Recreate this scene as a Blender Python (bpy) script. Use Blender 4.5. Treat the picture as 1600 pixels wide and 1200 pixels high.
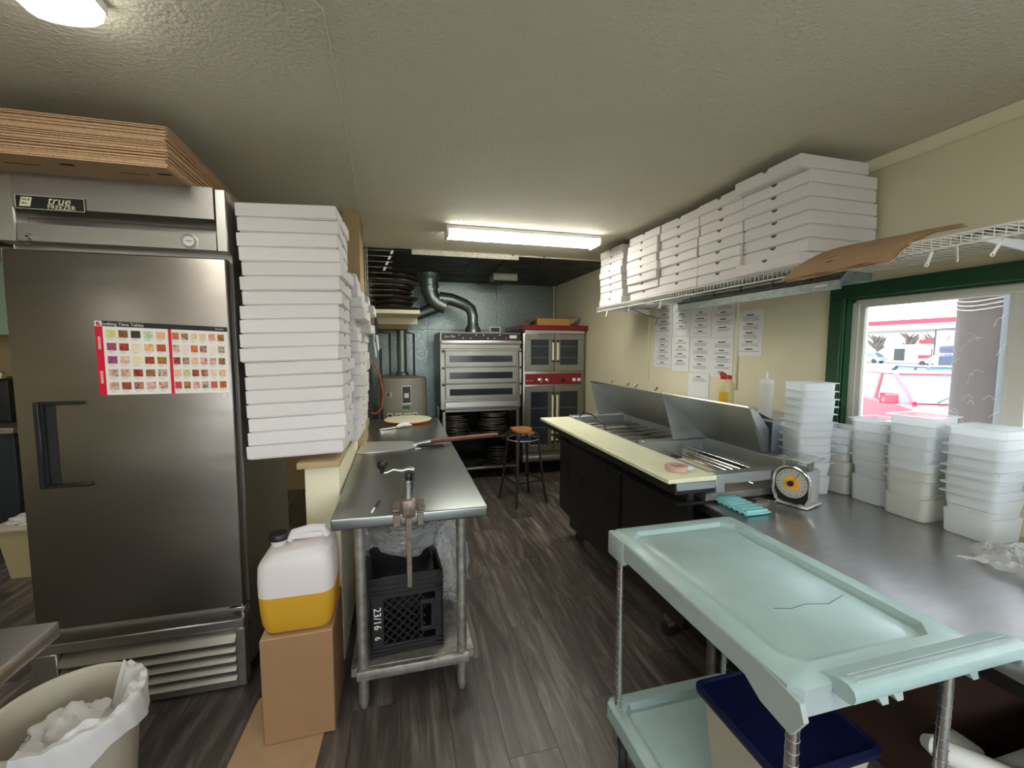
import bpy, bmesh, math, random
from mathutils import Vector, Matrix
random.seed(7)
PI = math.pi
S = bpy.context.scene
COL = S.collection
for o in list(bpy.data.objects): bpy.data.objects.remove(o)

# ------------------------------------------------------------------ camera, world, exposure
H = 1.45
yaw, pitch, roll, FPX = 0.2566830, -0.0812563, 0.0011270, 670.35
cyw, syw = math.cos(yaw), math.sin(yaw)
Fw = Vector((syw*math.cos(pitch), cyw*math.cos(pitch), math.sin(pitch)))
Rt = Vector((cyw, -syw, 0)); Up = Rt.cross(Fw)
R2 = Rt*math.cos(roll)+Up*math.sin(roll); U2 = -Rt*math.sin(roll)+Up*math.cos(roll)
camd = bpy.data.cameras.new('camera'); cam = bpy.data.objects.new('camera', camd); COL.objects.link(cam)
m = Matrix((R2, U2, -Fw)).transposed().to_4x4(); m.translation = Vector((0, 0, H)); cam.matrix_world = m
camd.sensor_width = 36; camd.lens = FPX/1600*36; camd.clip_start = .02; camd.clip_end = 500
S.camera = cam
w = bpy.data.worlds.new('world'); S.world = w; w.use_nodes = True
bg = w.node_tree.nodes['Background']; bg.inputs[0].default_value = (.86, .93, 1.0, 1); bg.inputs[1].default_value = 3.4
vs = S.view_settings
vs.view_transform = 'Standard'; vs.look = 'None'; vs.gamma = 1; vs.use_curve_mapping = False
vs.exposure = 1.27
TUBE_MAIN, TUBE_NEAR, TUBE_FILL = 13.5, 6.8, 6.5

# ------------------------------------------------------------------ materials
def srgb(c):
    return tuple(((v/12.92) if v <= .04045 else ((v+.055)/1.055)**2.4) for v in c)
def hexc(h):
    return srgb(tuple(int(h[i:i+2], 16)/255 for i in (0, 2, 4)))
def inp(b, n, v):
    if n in b.inputs: b.inputs[n].default_value = v
def mat(name, col, rough=.5, metal=0., spec=.5, noise=0., nscale=8., bump=0., bscale=60., stretch=(1, 1, 1), rvar=0., trans=0., alpha=1., emit=None, ior=1.45, sub=0., objrand=0., col2=None, coat=0.):
    m = bpy.data.materials.new(name); m.use_nodes = True
    nt = m.node_tree; b = nt.nodes['Principled BSDF']
    if isinstance(col, str): col = hexc(col)
    if isinstance(col2, str): col2 = hexc(col2)
    inp(b, 'Base Color', (*col, 1)); inp(b, 'Roughness', rough); inp(b, 'Metallic', metal); inp(b, 'Specular IOR Level', spec)
    inp(b, 'Transmission Weight', trans); inp(b, 'Alpha', alpha); inp(b, 'IOR', ior); inp(b, 'Coat Weight', coat)
    if sub: inp(b, 'Subsurface Weight', sub); inp(b, 'Subsurface Radius', (.02, .02, .02)); inp(b, 'Subsurface Scale', 1.0)
    if emit: inp(b, 'Emission Color', (*emit[0], 1)); inp(b, 'Emission Strength', emit[1])
    L = nt.links.new
    if noise or bump or rvar or objrand:
        tc = nt.nodes.new('ShaderNodeTexCoord'); mp = nt.nodes.new('ShaderNodeMapping'); mp.inputs['Scale'].default_value = stretch
        L(tc.outputs['Object'], mp.inputs[0])
    if noise or objrand:
        n = nt.nodes.new('ShaderNodeTexNoise'); n.inputs['Scale'].default_value = nscale; n.inputs['Detail'].default_value = 5; n.inputs['Roughness'].default_value = .6
        L(mp.outputs[0], n.inputs['Vector'])
        cr = nt.nodes.new('ShaderNodeMix'); cr.data_type = 'RGBA'
        ra = nt.nodes.new('ShaderNodeMapRange'); ra.inputs[1].default_value = .3; ra.inputs[2].default_value = .7
        L(n.outputs[0], ra.inputs[0]); L(ra.outputs[0], cr.inputs[0])
        c2 = col2 if col2 else tuple(v*(1-noise) for v in col)
        cr.inputs[6].default_value = (*col, 1); cr.inputs[7].default_value = (*c2, 1)
        out = cr.outputs[2]
        if objrand:
            oi = nt.nodes.new('ShaderNodeObjectInfo'); r2 = nt.nodes.new('ShaderNodeMapRange'); r2.inputs[3].default_value = 1-objrand; r2.inputs[4].default_value = 1+objrand
            L(oi.outputs['Random'], r2.inputs[0])
            vm = nt.nodes.new('ShaderNodeVectorMath'); vm.operation = 'SCALE'; L(out, vm.inputs[0]); L(r2.outputs[0], vm.inputs['Scale']); out = vm.outputs[0]
        L(out, b.inputs['Base Color'])
    if rvar:
        n2 = nt.nodes.new('ShaderNodeTexNoise'); n2.inputs['Scale'].default_value = nscale*1.7; n2.inputs['Detail'].default_value = 4
        L(mp.outputs[0], n2.inputs['Vector'])
        r3 = nt.nodes.new('ShaderNodeMapRange'); r3.inputs[1].default_value = .3; r3.inputs[2].default_value = .7; r3.inputs[3].default_value = max(.02, rough-rvar); r3.inputs[4].default_value = rough+rvar
        L(n2.outputs[0], r3.inputs[0]); L(r3.outputs[0], b.inputs['Roughness'])
    if bump:
        n3 = nt.nodes.new('ShaderNodeTexNoise'); n3.inputs['Scale'].default_value = bscale; n3.inputs['Detail'].default_value = 3
        L(mp.outputs[0], n3.inputs['Vector'])
        bp = nt.nodes.new('ShaderNodeBump'); bp.inputs['Strength'].default_value = bump; bp.inputs['Distance'].default_value = .01
        L(n3.outputs[0], bp.inputs['Height']); L(bp.outputs[0], b.inputs['Normal'])
    return m
def clear(name, tint, amt, rough=.05, bump=0., bscale=20.):
    """thin clear sheet: mostly passes light, with a fresnel gloss"""
    m = bpy.data.materials.new(name); m.use_nodes = True; nt = m.node_tree; nt.nodes.clear(); L = nt.links.new
    o = nt.nodes.new('ShaderNodeOutputMaterial'); mx = nt.nodes.new('ShaderNodeMixShader'); t = nt.nodes.new('ShaderNodeBsdfTransparent')
    p = nt.nodes.new('ShaderNodeBsdfPrincipled'); inp(p, 'Base Color', (*tint, 1)); inp(p, 'Roughness', rough)
    fr = nt.nodes.new('ShaderNodeFresnel'); fr.inputs[0].default_value = 1.4
    ad = nt.nodes.new('ShaderNodeMath'); ad.operation = 'ADD'; ad.use_clamp = True; ad.inputs[1].default_value = amt
    L(fr.outputs[0], ad.inputs[0]); L(ad.outputs[0], mx.inputs[0]); L(t.outputs[0], mx.inputs[1]); L(p.outputs[0], mx.inputs[2]); L(mx.outputs[0], o.inputs[0])
    if bump:
        tc = nt.nodes.new('ShaderNodeTexCoord'); n3 = nt.nodes.new('ShaderNodeTexNoise'); n3.inputs['Scale'].default_value = bscale; n3.inputs['Detail'].default_value = 3; n3.inputs['Distortion'].default_value = 1.5
        L(tc.outputs['Object'], n3.inputs['Vector']); bp = nt.nodes.new('ShaderNodeBump'); bp.inputs['Strength'].default_value = bump; bp.inputs['Distance'].default_value = .03
        L(n3.outputs[0], bp.inputs['Height']); L(bp.outputs[0], p.inputs['Normal']); L(bp.outputs[0], fr.inputs['Normal'])
    return m
def translucent(name, col, tr=.35, transp=.12, rough=.35):
    m = bpy.data.materials.new(name); m.use_nodes = True; nt = m.node_tree; nt.nodes.clear(); L = nt.links.new
    o = nt.nodes.new('ShaderNodeOutputMaterial'); p = nt.nodes.new('ShaderNodeBsdfPrincipled'); inp(p, 'Base Color', (*col, 1)); inp(p, 'Roughness', rough)
    t = nt.nodes.new('ShaderNodeBsdfTranslucent'); t.inputs[0].default_value = (*col, 1); tt = nt.nodes.new('ShaderNodeBsdfTransparent')
    a = nt.nodes.new('ShaderNodeMixShader'); a.inputs[0].default_value = tr; L(p.outputs[0], a.inputs[1]); L(t.outputs[0], a.inputs[2])
    c = nt.nodes.new('ShaderNodeMixShader'); c.inputs[0].default_value = transp; L(a.outputs[0], c.inputs[1]); L(tt.outputs[0], c.inputs[2]); L(c.outputs[0], o.inputs[0])
    return m
def glow(name, col, s):
    m = bpy.data.materials.new(name); m.use_nodes = True; nt = m.node_tree; nt.nodes.clear()
    o = nt.nodes.new('ShaderNodeOutputMaterial'); e = nt.nodes.new('ShaderNodeEmission'); e.inputs[0].default_value = (*col, 1); e.inputs[1].default_value = s
    nt.links.new(e.outputs[0], o.inputs[0]); return m

M = dict(
 wall=mat('cream_paint', 'DDD6B8', .6, noise=.06, nscale=2.5, bump=.08, bscale=150),
 ceil=mat('stippled_ceiling_paint', 'D6D0BC', .75, noise=.07, nscale=1.3, bump=.55, bscale=75),
 darkceil=mat('dark_sheet_ceiling', '4A4844', .55, metal=.3, noise=.25, nscale=3, rvar=.1),
 galv=mat('galvanised_spangle', '98A39E', .38, metal=.85, noise=.35, nscale=55, rvar=.12, bump=.05),
 floorbase=mat('floor_subfloor', '241F1B', .8),
 beamwhite=mat('flaking_white_trim', 'D2CFBC', .7, noise=.4, nscale=40),
 steel=mat('brushed_steel', (.44, .415, .385), .38, metal=1, noise=.10, nscale=3, stretch=(1, 1, 6), rvar=.03),
 fsteel=mat('freezer_door_steel', (.30, .27, .24), .33, metal=1, noise=.12, nscale=2.2, stretch=(1, 1, 2.5), bump=.30, bscale=2.6),
 bsteel=mat('bright_steel', (.58, .555, .52), .34, metal=1, noise=.06, nscale=6, rvar=.02),
 tsteel=mat('worn_table_steel', (.34, .36, .35), .31, metal=1, noise=.08, nscale=3),
 csteel=mat('scratched_counter_steel', (.62, .61, .62), .32, metal=1, noise=.10, nscale=12, stretch=(1, 4, 1)),
 gsteel=mat('galvanised_leg', (.42, .40, .36), .5, metal=.8, noise=.45, nscale=30, rvar=.1),
 dsteel=mat('dark_prep_steel', (.045, .043, .042), .33, metal=.6, noise=.2, nscale=4, rvar=.06),
 lidsteel=mat('lid_steel', (.46, .48, .47), .42, metal=.85, noise=.1, nscale=4, rvar=.08),
 chrome=mat('chrome', (.8, .8, .8), .14, metal=1),
 black=mat('black_plastic', (.012, .012, .013), .4),
 blackm=mat('black_rubber', (.02, .02, .02), .7),
 void=mat('dark_interior', (.012, .012, .012), .8),
 white=mat('white_paint', (.78, .78, .74), .45),
 wwire=mat('white_coated_wire', (.80, .79, .74), .4),
 box=mat('white_card', (.70, .66, .64), .62, noise=.03, nscale=30, objrand=.035),
 boxd=mat('white_card_shadow_gap', (.10, .09, .085), .8),
 card=mat('brown_cardboard', 'B2926F', .8, noise=.10, nscale=14, bump=.04, bscale=120, objrand=.05),
 cardedge=mat('corrugated_edge', 'DDB48C', .85, noise=.45, nscale=150, objrand=.08),
 green=mat('green_trim_paint', '0F4528', .35, noise=.15, nscale=6),
 vinyl=mat('white_vinyl', 'CFCDC0', .4),
 glass=clear('window_glass', (.9, .95, 1), .02, .02),
 film=clear('wrinkled_plastic_film', (.80, .84, .92), .08, .45, 0, 7),
 bag=clear('clear_plastic_bag', (.80, .81, .80), .20, .22, .7, 7),
 paper=mat('paper', (.74, .75, .74), .7),
 ink=mat('printed_ink', (.06, .06, .065), .7),
 redink=mat('red_ink', (.45, .06, .06), .6),
 redp=mat('red_panel', '7C1420', .35, noise=.15, nscale=10),
 cartp=mat('cart_plastic', 'A3BCB9', .42, noise=.16, nscale=5, rvar=.1, bump=.06, bscale=60),
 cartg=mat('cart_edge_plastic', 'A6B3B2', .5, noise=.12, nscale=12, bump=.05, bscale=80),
 navy=mat('navy_lid', '0A0F38', .42),
 tub=mat('dull_white_plastic', 'B9B09E', .5, noise=.1, nscale=6, bump=.05, bscale=30),
 teal=mat('teal_silicone', '93D6DA', .42),
 board=mat('cutting_board', 'E4E4C2', .5, noise=.10, nscale=12, bump=.05, bscale=70),
 wood=mat('seat_plywood', 'A9703F', .45, noise=.25, nscale=6, stretch=(1, 8, 1)),
 handlew=mat('peel_handle_wood', '7A4B3A', .55, noise=.3, nscale=8, stretch=(.5, 6, 6)),
 alum=mat('aluminium', (.62, .63, .60), .3, metal=1, noise=.15, nscale=8, rvar=.08),
 rust=mat('worn_plated_iron', (.30, .24, .19), .45, metal=.8, noise=.5, nscale=40, bump=.1, bscale=120),
 cream=mat('cream_enamel', 'E6E3C4', .45),
 red=mat('red_plastic', 'B01E20', .4),
 yellow=mat('yellow_print', 'E0B020', .5),
 tank=mat('beige_enamel', '9A978A', .45, noise=.08, nscale=5),
 ovensteel=mat('oven_steel', (.32, .305, .26), .36, metal=.95, noise=.12, nscale=5, rvar=.06),
 ovenglass=mat('oven_glass', (.02, .024, .028), .12, spec=.6),
 jug=translucent('translucent_hdpe', (.86, .82, .82), .35, .06, .35),
 oil=translucent('oil_behind_plastic', hexc('EBBB3C'), .45, .05, .3),
 pan=translucent('translucent_polypropylene', (.86, .89, .90), .35, .22, .3),
 pant=translucent('tinted_polypropylene', (.80, .80, .74), .35, .25, .3),
 bottle=translucent('squeeze_bottle_plastic', (.86, .86, .82), .35, .25, .3),
 bagw=translucent('white_bin_liner', (.90, .88, .86), .35, .1, .4),
 brush=mat('pan_metal_dark', (.10, .085, .07), .45, metal=.8, noise=.4, nscale=30, objrand=.3),
 panm=mat('pan_metal_worn', (.26, .21, .17), .4, metal=.85, noise=.4, nscale=25, objrand=.25),
 gwall=mat('tan_paint', 'B09A72', .7),
 blue=mat('dark_blue_panel', '22282E', .5),
 carred=mat('red_car_paint', 'C4203A', .3, coat=.6),
 carblue=mat('dark_blue_car_paint', '2C3A55', .3),
 carwhite=mat('white_car_paint', 'D8D8D8', .3),
 carglass=mat('car_glass', (.10, .17, .18), .12, spec=.5),
 asphalt=mat('pale_wet_asphalt', '9B9890', .8, noise=.15, nscale=.5),
 bark=mat('weathered_post_wood', '463A38', .85, noise=.35, nscale=4, stretch=(1, 1, .3), bump=.3, bscale=20),
 tree=mat('bare_twigs', '6B625C', .9),
 signred=mat('sign_red', 'C8102E', .5),
 signgrey=mat('station_grey', '5D6470', .6),
 wstruct=mat('station_white', 'D5D2CC', .6),
 label=mat('label_white', (.7, .7, .66), .6),
 orange=mat('orange_hose', 'B5532F', .5),
 pink=mat('pink_tape', 'C79F97', .35),
 greenl=mat('green_label', '1E6B3A', .5),
 stick=mat('yellow_sticker', 'D8DE30', .5),
)
# floor plank
pm = bpy.data.materials.new('grey_vinyl_plank'); pm.use_nodes = True; nt = pm.node_tree; L = nt.links.new; b = nt.nodes['Principled BSDF']
tc = nt.nodes.new('ShaderNodeTexCoord'); ge = nt.nodes.new('ShaderNodeNewGeometry'); oi = nt.nodes.new('ShaderNodeObjectInfo')
ad = nt.nodes.new('ShaderNodeVectorMath'); ad.operation = 'ADD'; cb = nt.nodes.new('ShaderNodeCombineXYZ')
mu = nt.nodes.new('ShaderNodeMath'); mu.operation = 'MULTIPLY'; mu.inputs[1].default_value = 37.; L(oi.outputs['Random'], mu.inputs[0]); L(mu.outputs[0], cb.inputs[1]); L(mu.outputs[0], cb.inputs[0])
L(ge.outputs['Position'], ad.inputs[0]); L(cb.outputs[0], ad.inputs[1])
mp = nt.nodes.new('ShaderNodeMapping'); mp.inputs['Scale'].default_value = (9, .9, 1); L(ad.outputs[0], mp.inputs[0])
n1 = nt.nodes.new('ShaderNodeTexNoise'); n1.inputs['Scale'].default_value = 2.2; n1.inputs['Detail'].default_value = 7; n1.inputs['Roughness'].default_value = .65; n1.inputs['Distortion'].default_value = .8; L(mp.outputs[0], n1.inputs['Vector'])
cr = nt.nodes.new('ShaderNodeValToRGB'); e = cr.color_ramp.elements; e[0].position = .28; e[0].color = (*hexc('332D2A'), 1); e[1].position = .75; e[1].color = (*hexc('8A8078'), 1)
e2 = cr.color_ramp.elements.new(.5); e2.color = (*hexc('554C46'), 1); L(n1.outputs[0], cr.inputs[0])
mr = nt.nodes.new('ShaderNodeMapRange'); mr.inputs[3].default_value = .72; mr.inputs[4].default_value = 1.2; L(oi.outputs['Random'], mr.inputs[0])
vm = nt.nodes.new('ShaderNodeVectorMath'); vm.operation = 'SCALE'; L(cr.outputs[0], vm.inputs[0]); L(mr.outputs[0], vm.inputs['Scale']); L(vm.outputs[0], b.inputs['Base Color'])
inp(b, 'Roughness', .42); bp = nt.nodes.new('ShaderNodeBump'); bp.inputs['Strength'].default_value = .12; bp.inputs['Distance'].default_value = .004; L(n1.outputs[0], bp.inputs['Height']); L(bp.outputs[0], b.inputs['Normal'])
M['plank'] = pm

# ------------------------------------------------------------------ mesh helpers
WL = {}   # world location of each non-rotated parent
def V(*a): return Vector(a)
class MB:
    def __init__(s): s.bm = bmesh.new()
    def box(s, x0, x1, y0, y1, z0, z1, bev=0, seg=2, mx=None):
        r = bmesh.ops.create_cube(s.bm, size=1)
        vs = r['verts']
        for v in vs:
            v.co = Vector(((x0+x1)/2+v.co.x*(x1-x0), (y0+y1)/2+v.co.y*(y1-y0), (z0+z1)/2+v.co.z*(z1-z0)))
        if bev:
            es = list({e for v in vs for e in v.link_edges})
            g = bmesh.ops.bevel(s.bm, geom=es, offset=bev, segments=seg, profile=.5, affect='EDGES')
            vs = g['verts'] if mx is None else list({v for f in g['faces'] for v in f.verts} | {v for v in vs if v.is_valid})
        if mx is not None:
            for v in vs: v.co = mx @ v.co
        return s
    def poly(s, pts, th=None, d=None):
        """polygon, or a prism when given a direction vector d"""
        vs = [s.bm.verts.new(p) for p in pts]
        f = s.bm.faces.new(vs)
        if d is not None:
            d = Vector(d); v2 = [s.bm.verts.new(Vector(p)+d) for p in pts]
            s.bm.faces.new(v2[::-1]); n = len(pts)
            for i in range(n): s.bm.faces.new((vs[i], v2[i], v2[(i+1) % n], vs[(i+1) % n]))
        return s
    def tube(s, pts, r, n=8, cap=True):
        pts = [Vector(p) for p in pts]; rings = []
        rr = r if isinstance(r, (list, tuple)) else [r]*len(pts)
        ref = None
        for i, p in enumerate(pts):
            t = (pts[min(i+1, len(pts)-1)]-pts[max(i-1, 0)])
            if t.length < 1e-9: t = Vector((0, 0, 1))
            t.normalize()
            if ref is None: ref = Vector((0, 0, 1)) if abs(t.z) < .9 else Vector((1, 0, 0))
            if i == 0: a = t.cross(ref)
            else: a = pa-t*pa.dot(t)
            if a.length < 1e-4: a = t.cross(Vector((0, 1, 0)))
            a.normalize(); b = t.cross(a); pa = a
            rings.append([s.bm.verts.new(p+rr[i]*(math.cos(2*PI*k/n)*a+math.sin(2*PI*k/n)*b)) for k in range(n)])
        for i in range(len(rings)-1):
            for k in range(n): s.bm.faces.new((rings[i][k], rings[i][(k+1) % n], rings[i+1][(k+1) % n], rings[i+1][k]))
        if cap: s.bm.faces.new(rings[0][::-1]); s.bm.faces.new(rings[-1])
        return s
    def lathe(s, prof, c=(0, 0, 0), n=24, mx=None, closed=False):
        rings = []; c = Vector(c)
        for r, z in prof:
            if r < 1e-6:
                p = Vector((0, 0, z)); p = (mx @ p) if mx is not None else p
                rings.append([s.bm.verts.new(c+p)])
            else:
                ring = []
                for k in range(n):
                    p = Vector((r*math.cos(2*PI*k/n), r*math.sin(2*PI*k/n), z)); p = (mx @ p) if mx is not None else p
                    ring.append(s.bm.verts.new(c+p))
                rings.append(ring)
        for A, B in zip(rings, rings[1:]):
            for k in range(n):
                k2 = (k+1) % n
                if len(A) == 1 and len(B) == 1: continue
                if len(A) == 1: s.bm.faces.new((A[0], B[k], B[k2]))
                elif len(B) == 1: s.bm.faces.new((A[k], B[0], A[k2]))
                else: s.bm.faces.new((A[k], A[k2], B[k2], B[k]))
        return s
    def grid(s, fn, nu, nv, th=0.):
        g = [[s.bm.verts.new(fn(i/nu, j/nv)) for j in range(nv+1)] for i in range(nu+1)]
        fs = []
        for i in range(nu):
            for j in range(nv): fs.append(s.bm.faces.new((g[i][j], g[i+1][j], g[i+1][j+1], g[i][j+1])))
        if th:
            s.bm.normal_update(); bmesh.ops.solidify(s.bm, geom=fs, thickness=th)
        return s
    def loft(s, loops, cap0=True, cap1=True):
        R = [[s.bm.verts.new(p) for p in lp] for lp in loops]; n = len(R[0])
        for A, B in zip(R, R[1:]):
            for k in range(n): s.bm.faces.new((A[k], A[(k+1) % n], B[(k+1) % n], B[k]))
        if cap0: s.bm.faces.new(R[0][::-1])
        if cap1: s.bm.faces.new(R[-1])
        return s
    def build(s, name, m, parent=None, smooth=True, local=False, kind=None, ang=38, origin=None):
        bm = s.bm
        bmesh.ops.recalc_face_normals(bm, faces=bm.faces)
        me = bpy.data.meshes.new(name)
        if parent is not None and not local: off = WL[parent.name]
        elif parent is not None: off = Vector((0, 0, 0))
        elif origin is not None: off = Vector(origin)
        else:
            xs = [v.co.x for v in bm.verts]; ys = [v.co.y for v in bm.verts]; zs = [v.co.z for v in bm.verts]
            off = Vector(((min(xs)+max(xs))/2, (min(ys)+max(ys))/2, min(zs)))
        for v in bm.verts: v.co -= off
        bm.to_mesh(me); bm.free()
        if m is not None:
            me.materials.append(M[m] if isinstance(m, str) else m)
        if smooth:
            me.shade_smooth(); me.set_sharp_from_angle(angle=math.radians(ang))
        o = bpy.data.objects.new(name, me); COL.objects.link(o)
        if parent is not None:
            o.parent = parent; WL[o.name] = off
        else:
            o.location = off; WL[o.name] = off
        if kind: o['kind'] = kind
        return o
def tag(o, label, cat, group=None, kind=None):
    o['label'] = label; o['category'] = cat
    if group: o['group'] = group
    if kind: o['kind'] = kind
    return o
def thing(name, label, cat, loc=(0, 0, 0), rz=0, group=None, rot=None):
    o = bpy.data.objects.new(name, None); COL.objects.link(o); o.location = loc
    o.rotation_euler = rot if rot else (0, 0, rz); o.empty_display_size = .05
    WL[o.name] = Vector(loc)
    return tag(o, label, cat, group)
def struct(name, mb, m, parent=None, **k):
    o = mb.build(name, m, parent, **k)
    if parent is None: o['kind'] = 'structure'
    return o
def B(x0, x1, y0, y1, z0, z1, bev=0, seg=2): return MB().box(x0, x1, y0, y1, z0, z1, bev, seg)
def copy_tree(o, parent=None):
    c = o.copy(); COL.objects.link(c)
    if parent is not None: c.parent = parent
    for ch in [x for x in CH.get(o.name, [])]: copy_tree(ch, c)
    return c
CH = {}
def reg(o):   # remember children for copying
    for x in list(COL.objects):
        if x.parent is o: CH.setdefault(o.name, []).append(x)
    for x in CH.get(o.name, []): reg(x)
def textmesh(name, txt, size, m, parent, mx, extr=.0004, local=True, shear=0, align='CENTER'):
    cu = bpy.data.curves.new(name, 'FONT'); cu.body = txt; cu.size = size; cu.extrude = extr; cu.align_x = align; cu.align_y = 'CENTER'; cu.shear = shear; cu.resolution_u = 2
    t = bpy.data.objects.new(name, cu); COL.objects.link(t)
    bpy.context.view_layer.update()
    me = bpy.data.meshes.new_from_object(t.evaluated_get(bpy.context.evaluated_depsgraph_get()))
    bpy.data.objects.remove(t); bpy.data.curves.remove(cu)
    me.transform(mx)
    if not local: me.transform(Matrix.Translation(-WL[parent.name]))
    me.materials.clear(); me.materials.append(M[m] if isinstance(m, str) else m)
    o = bpy.data.objects.new(name, me); COL.objects.link(o); o.parent = parent; WL[o.name] = WL.get(parent.name, Vector()); return o
def frame(origin, xd, yd):
    xd = Vector(xd).normalized(); yd = Vector(yd).normalized(); z = xd.cross(yd)
    m = Matrix((xd, yd, z)).transposed().to_4x4(); m.translation = Vector(origin); return m

# ================================================================== ROOM
XW, YB, ZC = 2.095, 5.63, 2.31
XL, YN = -4.3, -2.6
flo = struct('floor', B(XL-.1, XW+.1, YN-.1, YB+.1, -.12, -.004), 'floorbase')
pw, pl = .186, 1.22
pme = None; k = 0
x = XL
ci = 0
while x < XW-.01:
    y = YN - ((ci*.43) % 1)*pl
    while y < YB:
        y0 = max(y, YN); y1 = min(y+pl, YB); x1 = min(x+pw, XW)
        if y1-y0 > .02 and not (y1 < -1.5 or x1 < -3.4):
            full = (abs(y1-y0-pl) < 1e-6 and abs(x1-x-pw) < 1e-6)
            if full and pme is not None:
                o = bpy.data.objects.new('plank', pme); COL.objects.link(o); o.parent = flo
                o.location = Vector((x, y0, 0))-WL['floor']
            else:
                mb = B(.0007, (x1-x)-.0007, .0007, (y1-y0)-.0007, -.006, 0)
                o = mb.build('plank', 'plank', flo, local=True, smooth=False); o.location = Vector((x, y0, 0))-WL['floor']
                if full: pme = o.data
        y += pl
    x += pw; ci += 1
struct('ceiling', B(XL-.1, XW+.1, YN-.1, 3.90, ZC, ZC+.1), 'ceil')
dc = struct('ceiling_alcove', B(XL-.1, XW+.1, 3.90, YB+.1, ZC+.012, ZC+.1), 'darkceil')
for a, bb in ((-.4, .70), (.705, 1.02), (1.025, 1.32), (1.325, 2.09)):
    B(a, bb, 3.93, YB-.005, ZC-.004, ZC+.010, .002, 1).build('ceiling_panel', 'darkceil', dc)
for xx in (1.02, 1.325):
    MB().tube([(xx, 3.86, ZC-.004), (xx, YB, ZC-.012)], .007, 6).build('seam_strip', 'darkceil', dc)
tr = struct('trim_1', B(.47, .49, 3.885, 3.93, ZC-.03, ZC), 'beamwhite')
B(.12, 1.08, 3.875, 3.895, ZC-.045, ZC, .003, 1).build('trim_board', 'beamwhite', tr)
B(1.085, 2.09, 3.885, 3.90, ZC-.012, ZC, .002, 1).build('trim_board', 'beamwhite', tr)
B(-.35, .115, 3.885, 3.90, ZC-.025, ZC, .002, 1).build('trim_board', 'void', tr)
MB().tube([(-.56, .4, ZC-.001), (-.40, .8, ZC-.001), (-.17, 1.25, ZC-.001), (-.19, 2.0, ZC-.001), (-.22, 2.85, ZC-.001)], .0022, 5).build('ceiling_seam', 'ceil')['kind'] = 'structure'
# walls
WT = .14; wy0, wy1, wz0, wz1 = -.75, 1.625, 1.035, 1.692   # window opening
mb = MB(); mb.box(XW, XW+WT, YN, YB, -.1, wz0); mb.box(XW, XW+WT, YN, YB, wz1, ZC+.1); mb.box(XW, XW+WT, wy1, YB, wz0, wz1); mb.box(XW, XW+WT, YN, wy0, wz0, wz1)
struct('wall_right', mb, 'wall', smooth=False)
wb = struct('wall_back', B(-.42, XW+.1, YB+.006, YB+.1, -.1, ZC+.1), 'galv', smooth=False)
# galvanised sheets with recessed joints
for (xa, xb2, za, zb) in ((-.41, .36, 1.70, 2.30), (.364, 1.26, 1.70, 2.30), (1.264, 2.085, 1.74, 2.30), (-.41, .36, .9, 1.696), (.364, 1.26, .9, 1.696), (1.264, 2.085, .9, 1.736), (-.41, .8, .01, .896), (.804, 2.085, .01, .896)):
    B(xa, xb2, YB-.006, YB+.004, za, zb, .002, 1).build('metal_sheet', 'galv', wb)
MB().poly([V(.95, YB-.008, 2.24), V(1.30, YB-.008, 1.96), V(.95, YB-.008, 1.68), V(.66, YB-.008, 1.96)], d=(0, -.004, 0)).build('metal_sheet', 'galv', wb)
MB().poly([V(1.45, YB-.008, 2.20), V(1.62, YB-.008, 1.99), V(1.45, YB-.008, 1.76), V(1.22, YB-.008, 1.99)], d=(0, -.003, 0)).build('metal_sheet', 'galv', wb)
struct('wall_left_alcove', B(-.56, -.42, 3.25, YB+.1, -.1, ZC+.1), 'wall')
struct('wall_left_back', B(XL, -.56, 4.75, 4.85, -.1, ZC+.1), 'gwall')
struct('wall_left', B(XL-.1, XL, YN, YB+.1, -.1, ZC+.1), 'wall')
wn = MB(); wn.box(XL, -1.3, YN-.1, YN, -.1, ZC+.1); wn.box(1.9, XW, YN-.1, YN, -.1, ZC+.1); wn.box(-1.3, 1.9, YN-.1, YN, -.1, .45); wn.box(-1.3, 1.9, YN-.1, YN, 2.12, ZC+.1)  # near wall leaves a gap for the added daylight opening
struct('wall_near', wn, 'wall', smooth=False)
wg = struct('added_fill_window', MB().box(-1.3, -1.25, YN-.08, YN-.02, .45, 2.12).box(1.85, 1.9, YN-.08, YN-.02, .45, 2.12).box(-1.25, 1.85, YN-.08, YN-.02, .45, .50).box(-1.25, 1.85, YN-.08, YN-.02, 2.07, 2.12).box(.28, .33, YN-.08, YN-.02, .50, 2.07), 'vinyl', smooth=False)  # window added behind the camera to let in fill daylight
for a_, b_ in ((-1.25, .28), (.33, 1.85)): B(a_, b_, YN-.052, YN-.048, .50, 2.07).build('pane', 'glass', wg, smooth=False)
struct('trim_2', B(-.325, -.228, 2.93, 3.25, 0, ZC, .003), 'gwall')          # post behind the box stacks
hw = MB(); hw.box(-.415, -.272, 2.03, 3.62, 0, .925, .003); struct('wall_half', hw, 'wall')
hw = MB(); hw.box(-.415, -.272, 3.62, 4.04, 0, .83, .003); struct('wall_half_low', hw, 'wall')
struct('trim_3', B(-.44, -.266, 2.0, 3.62, .927, .955, .003), 'gwall')
struct('trim_4', B(XW-.006, XW, -.6, 5.6, ZC-.06, ZC-.002, .001, 1), 'wall')
struct('trim_5', B(2.05, 2.075, YB-.03, YB-.008, 1.0, ZC, .002, 1), 'beamwhite')
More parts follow.
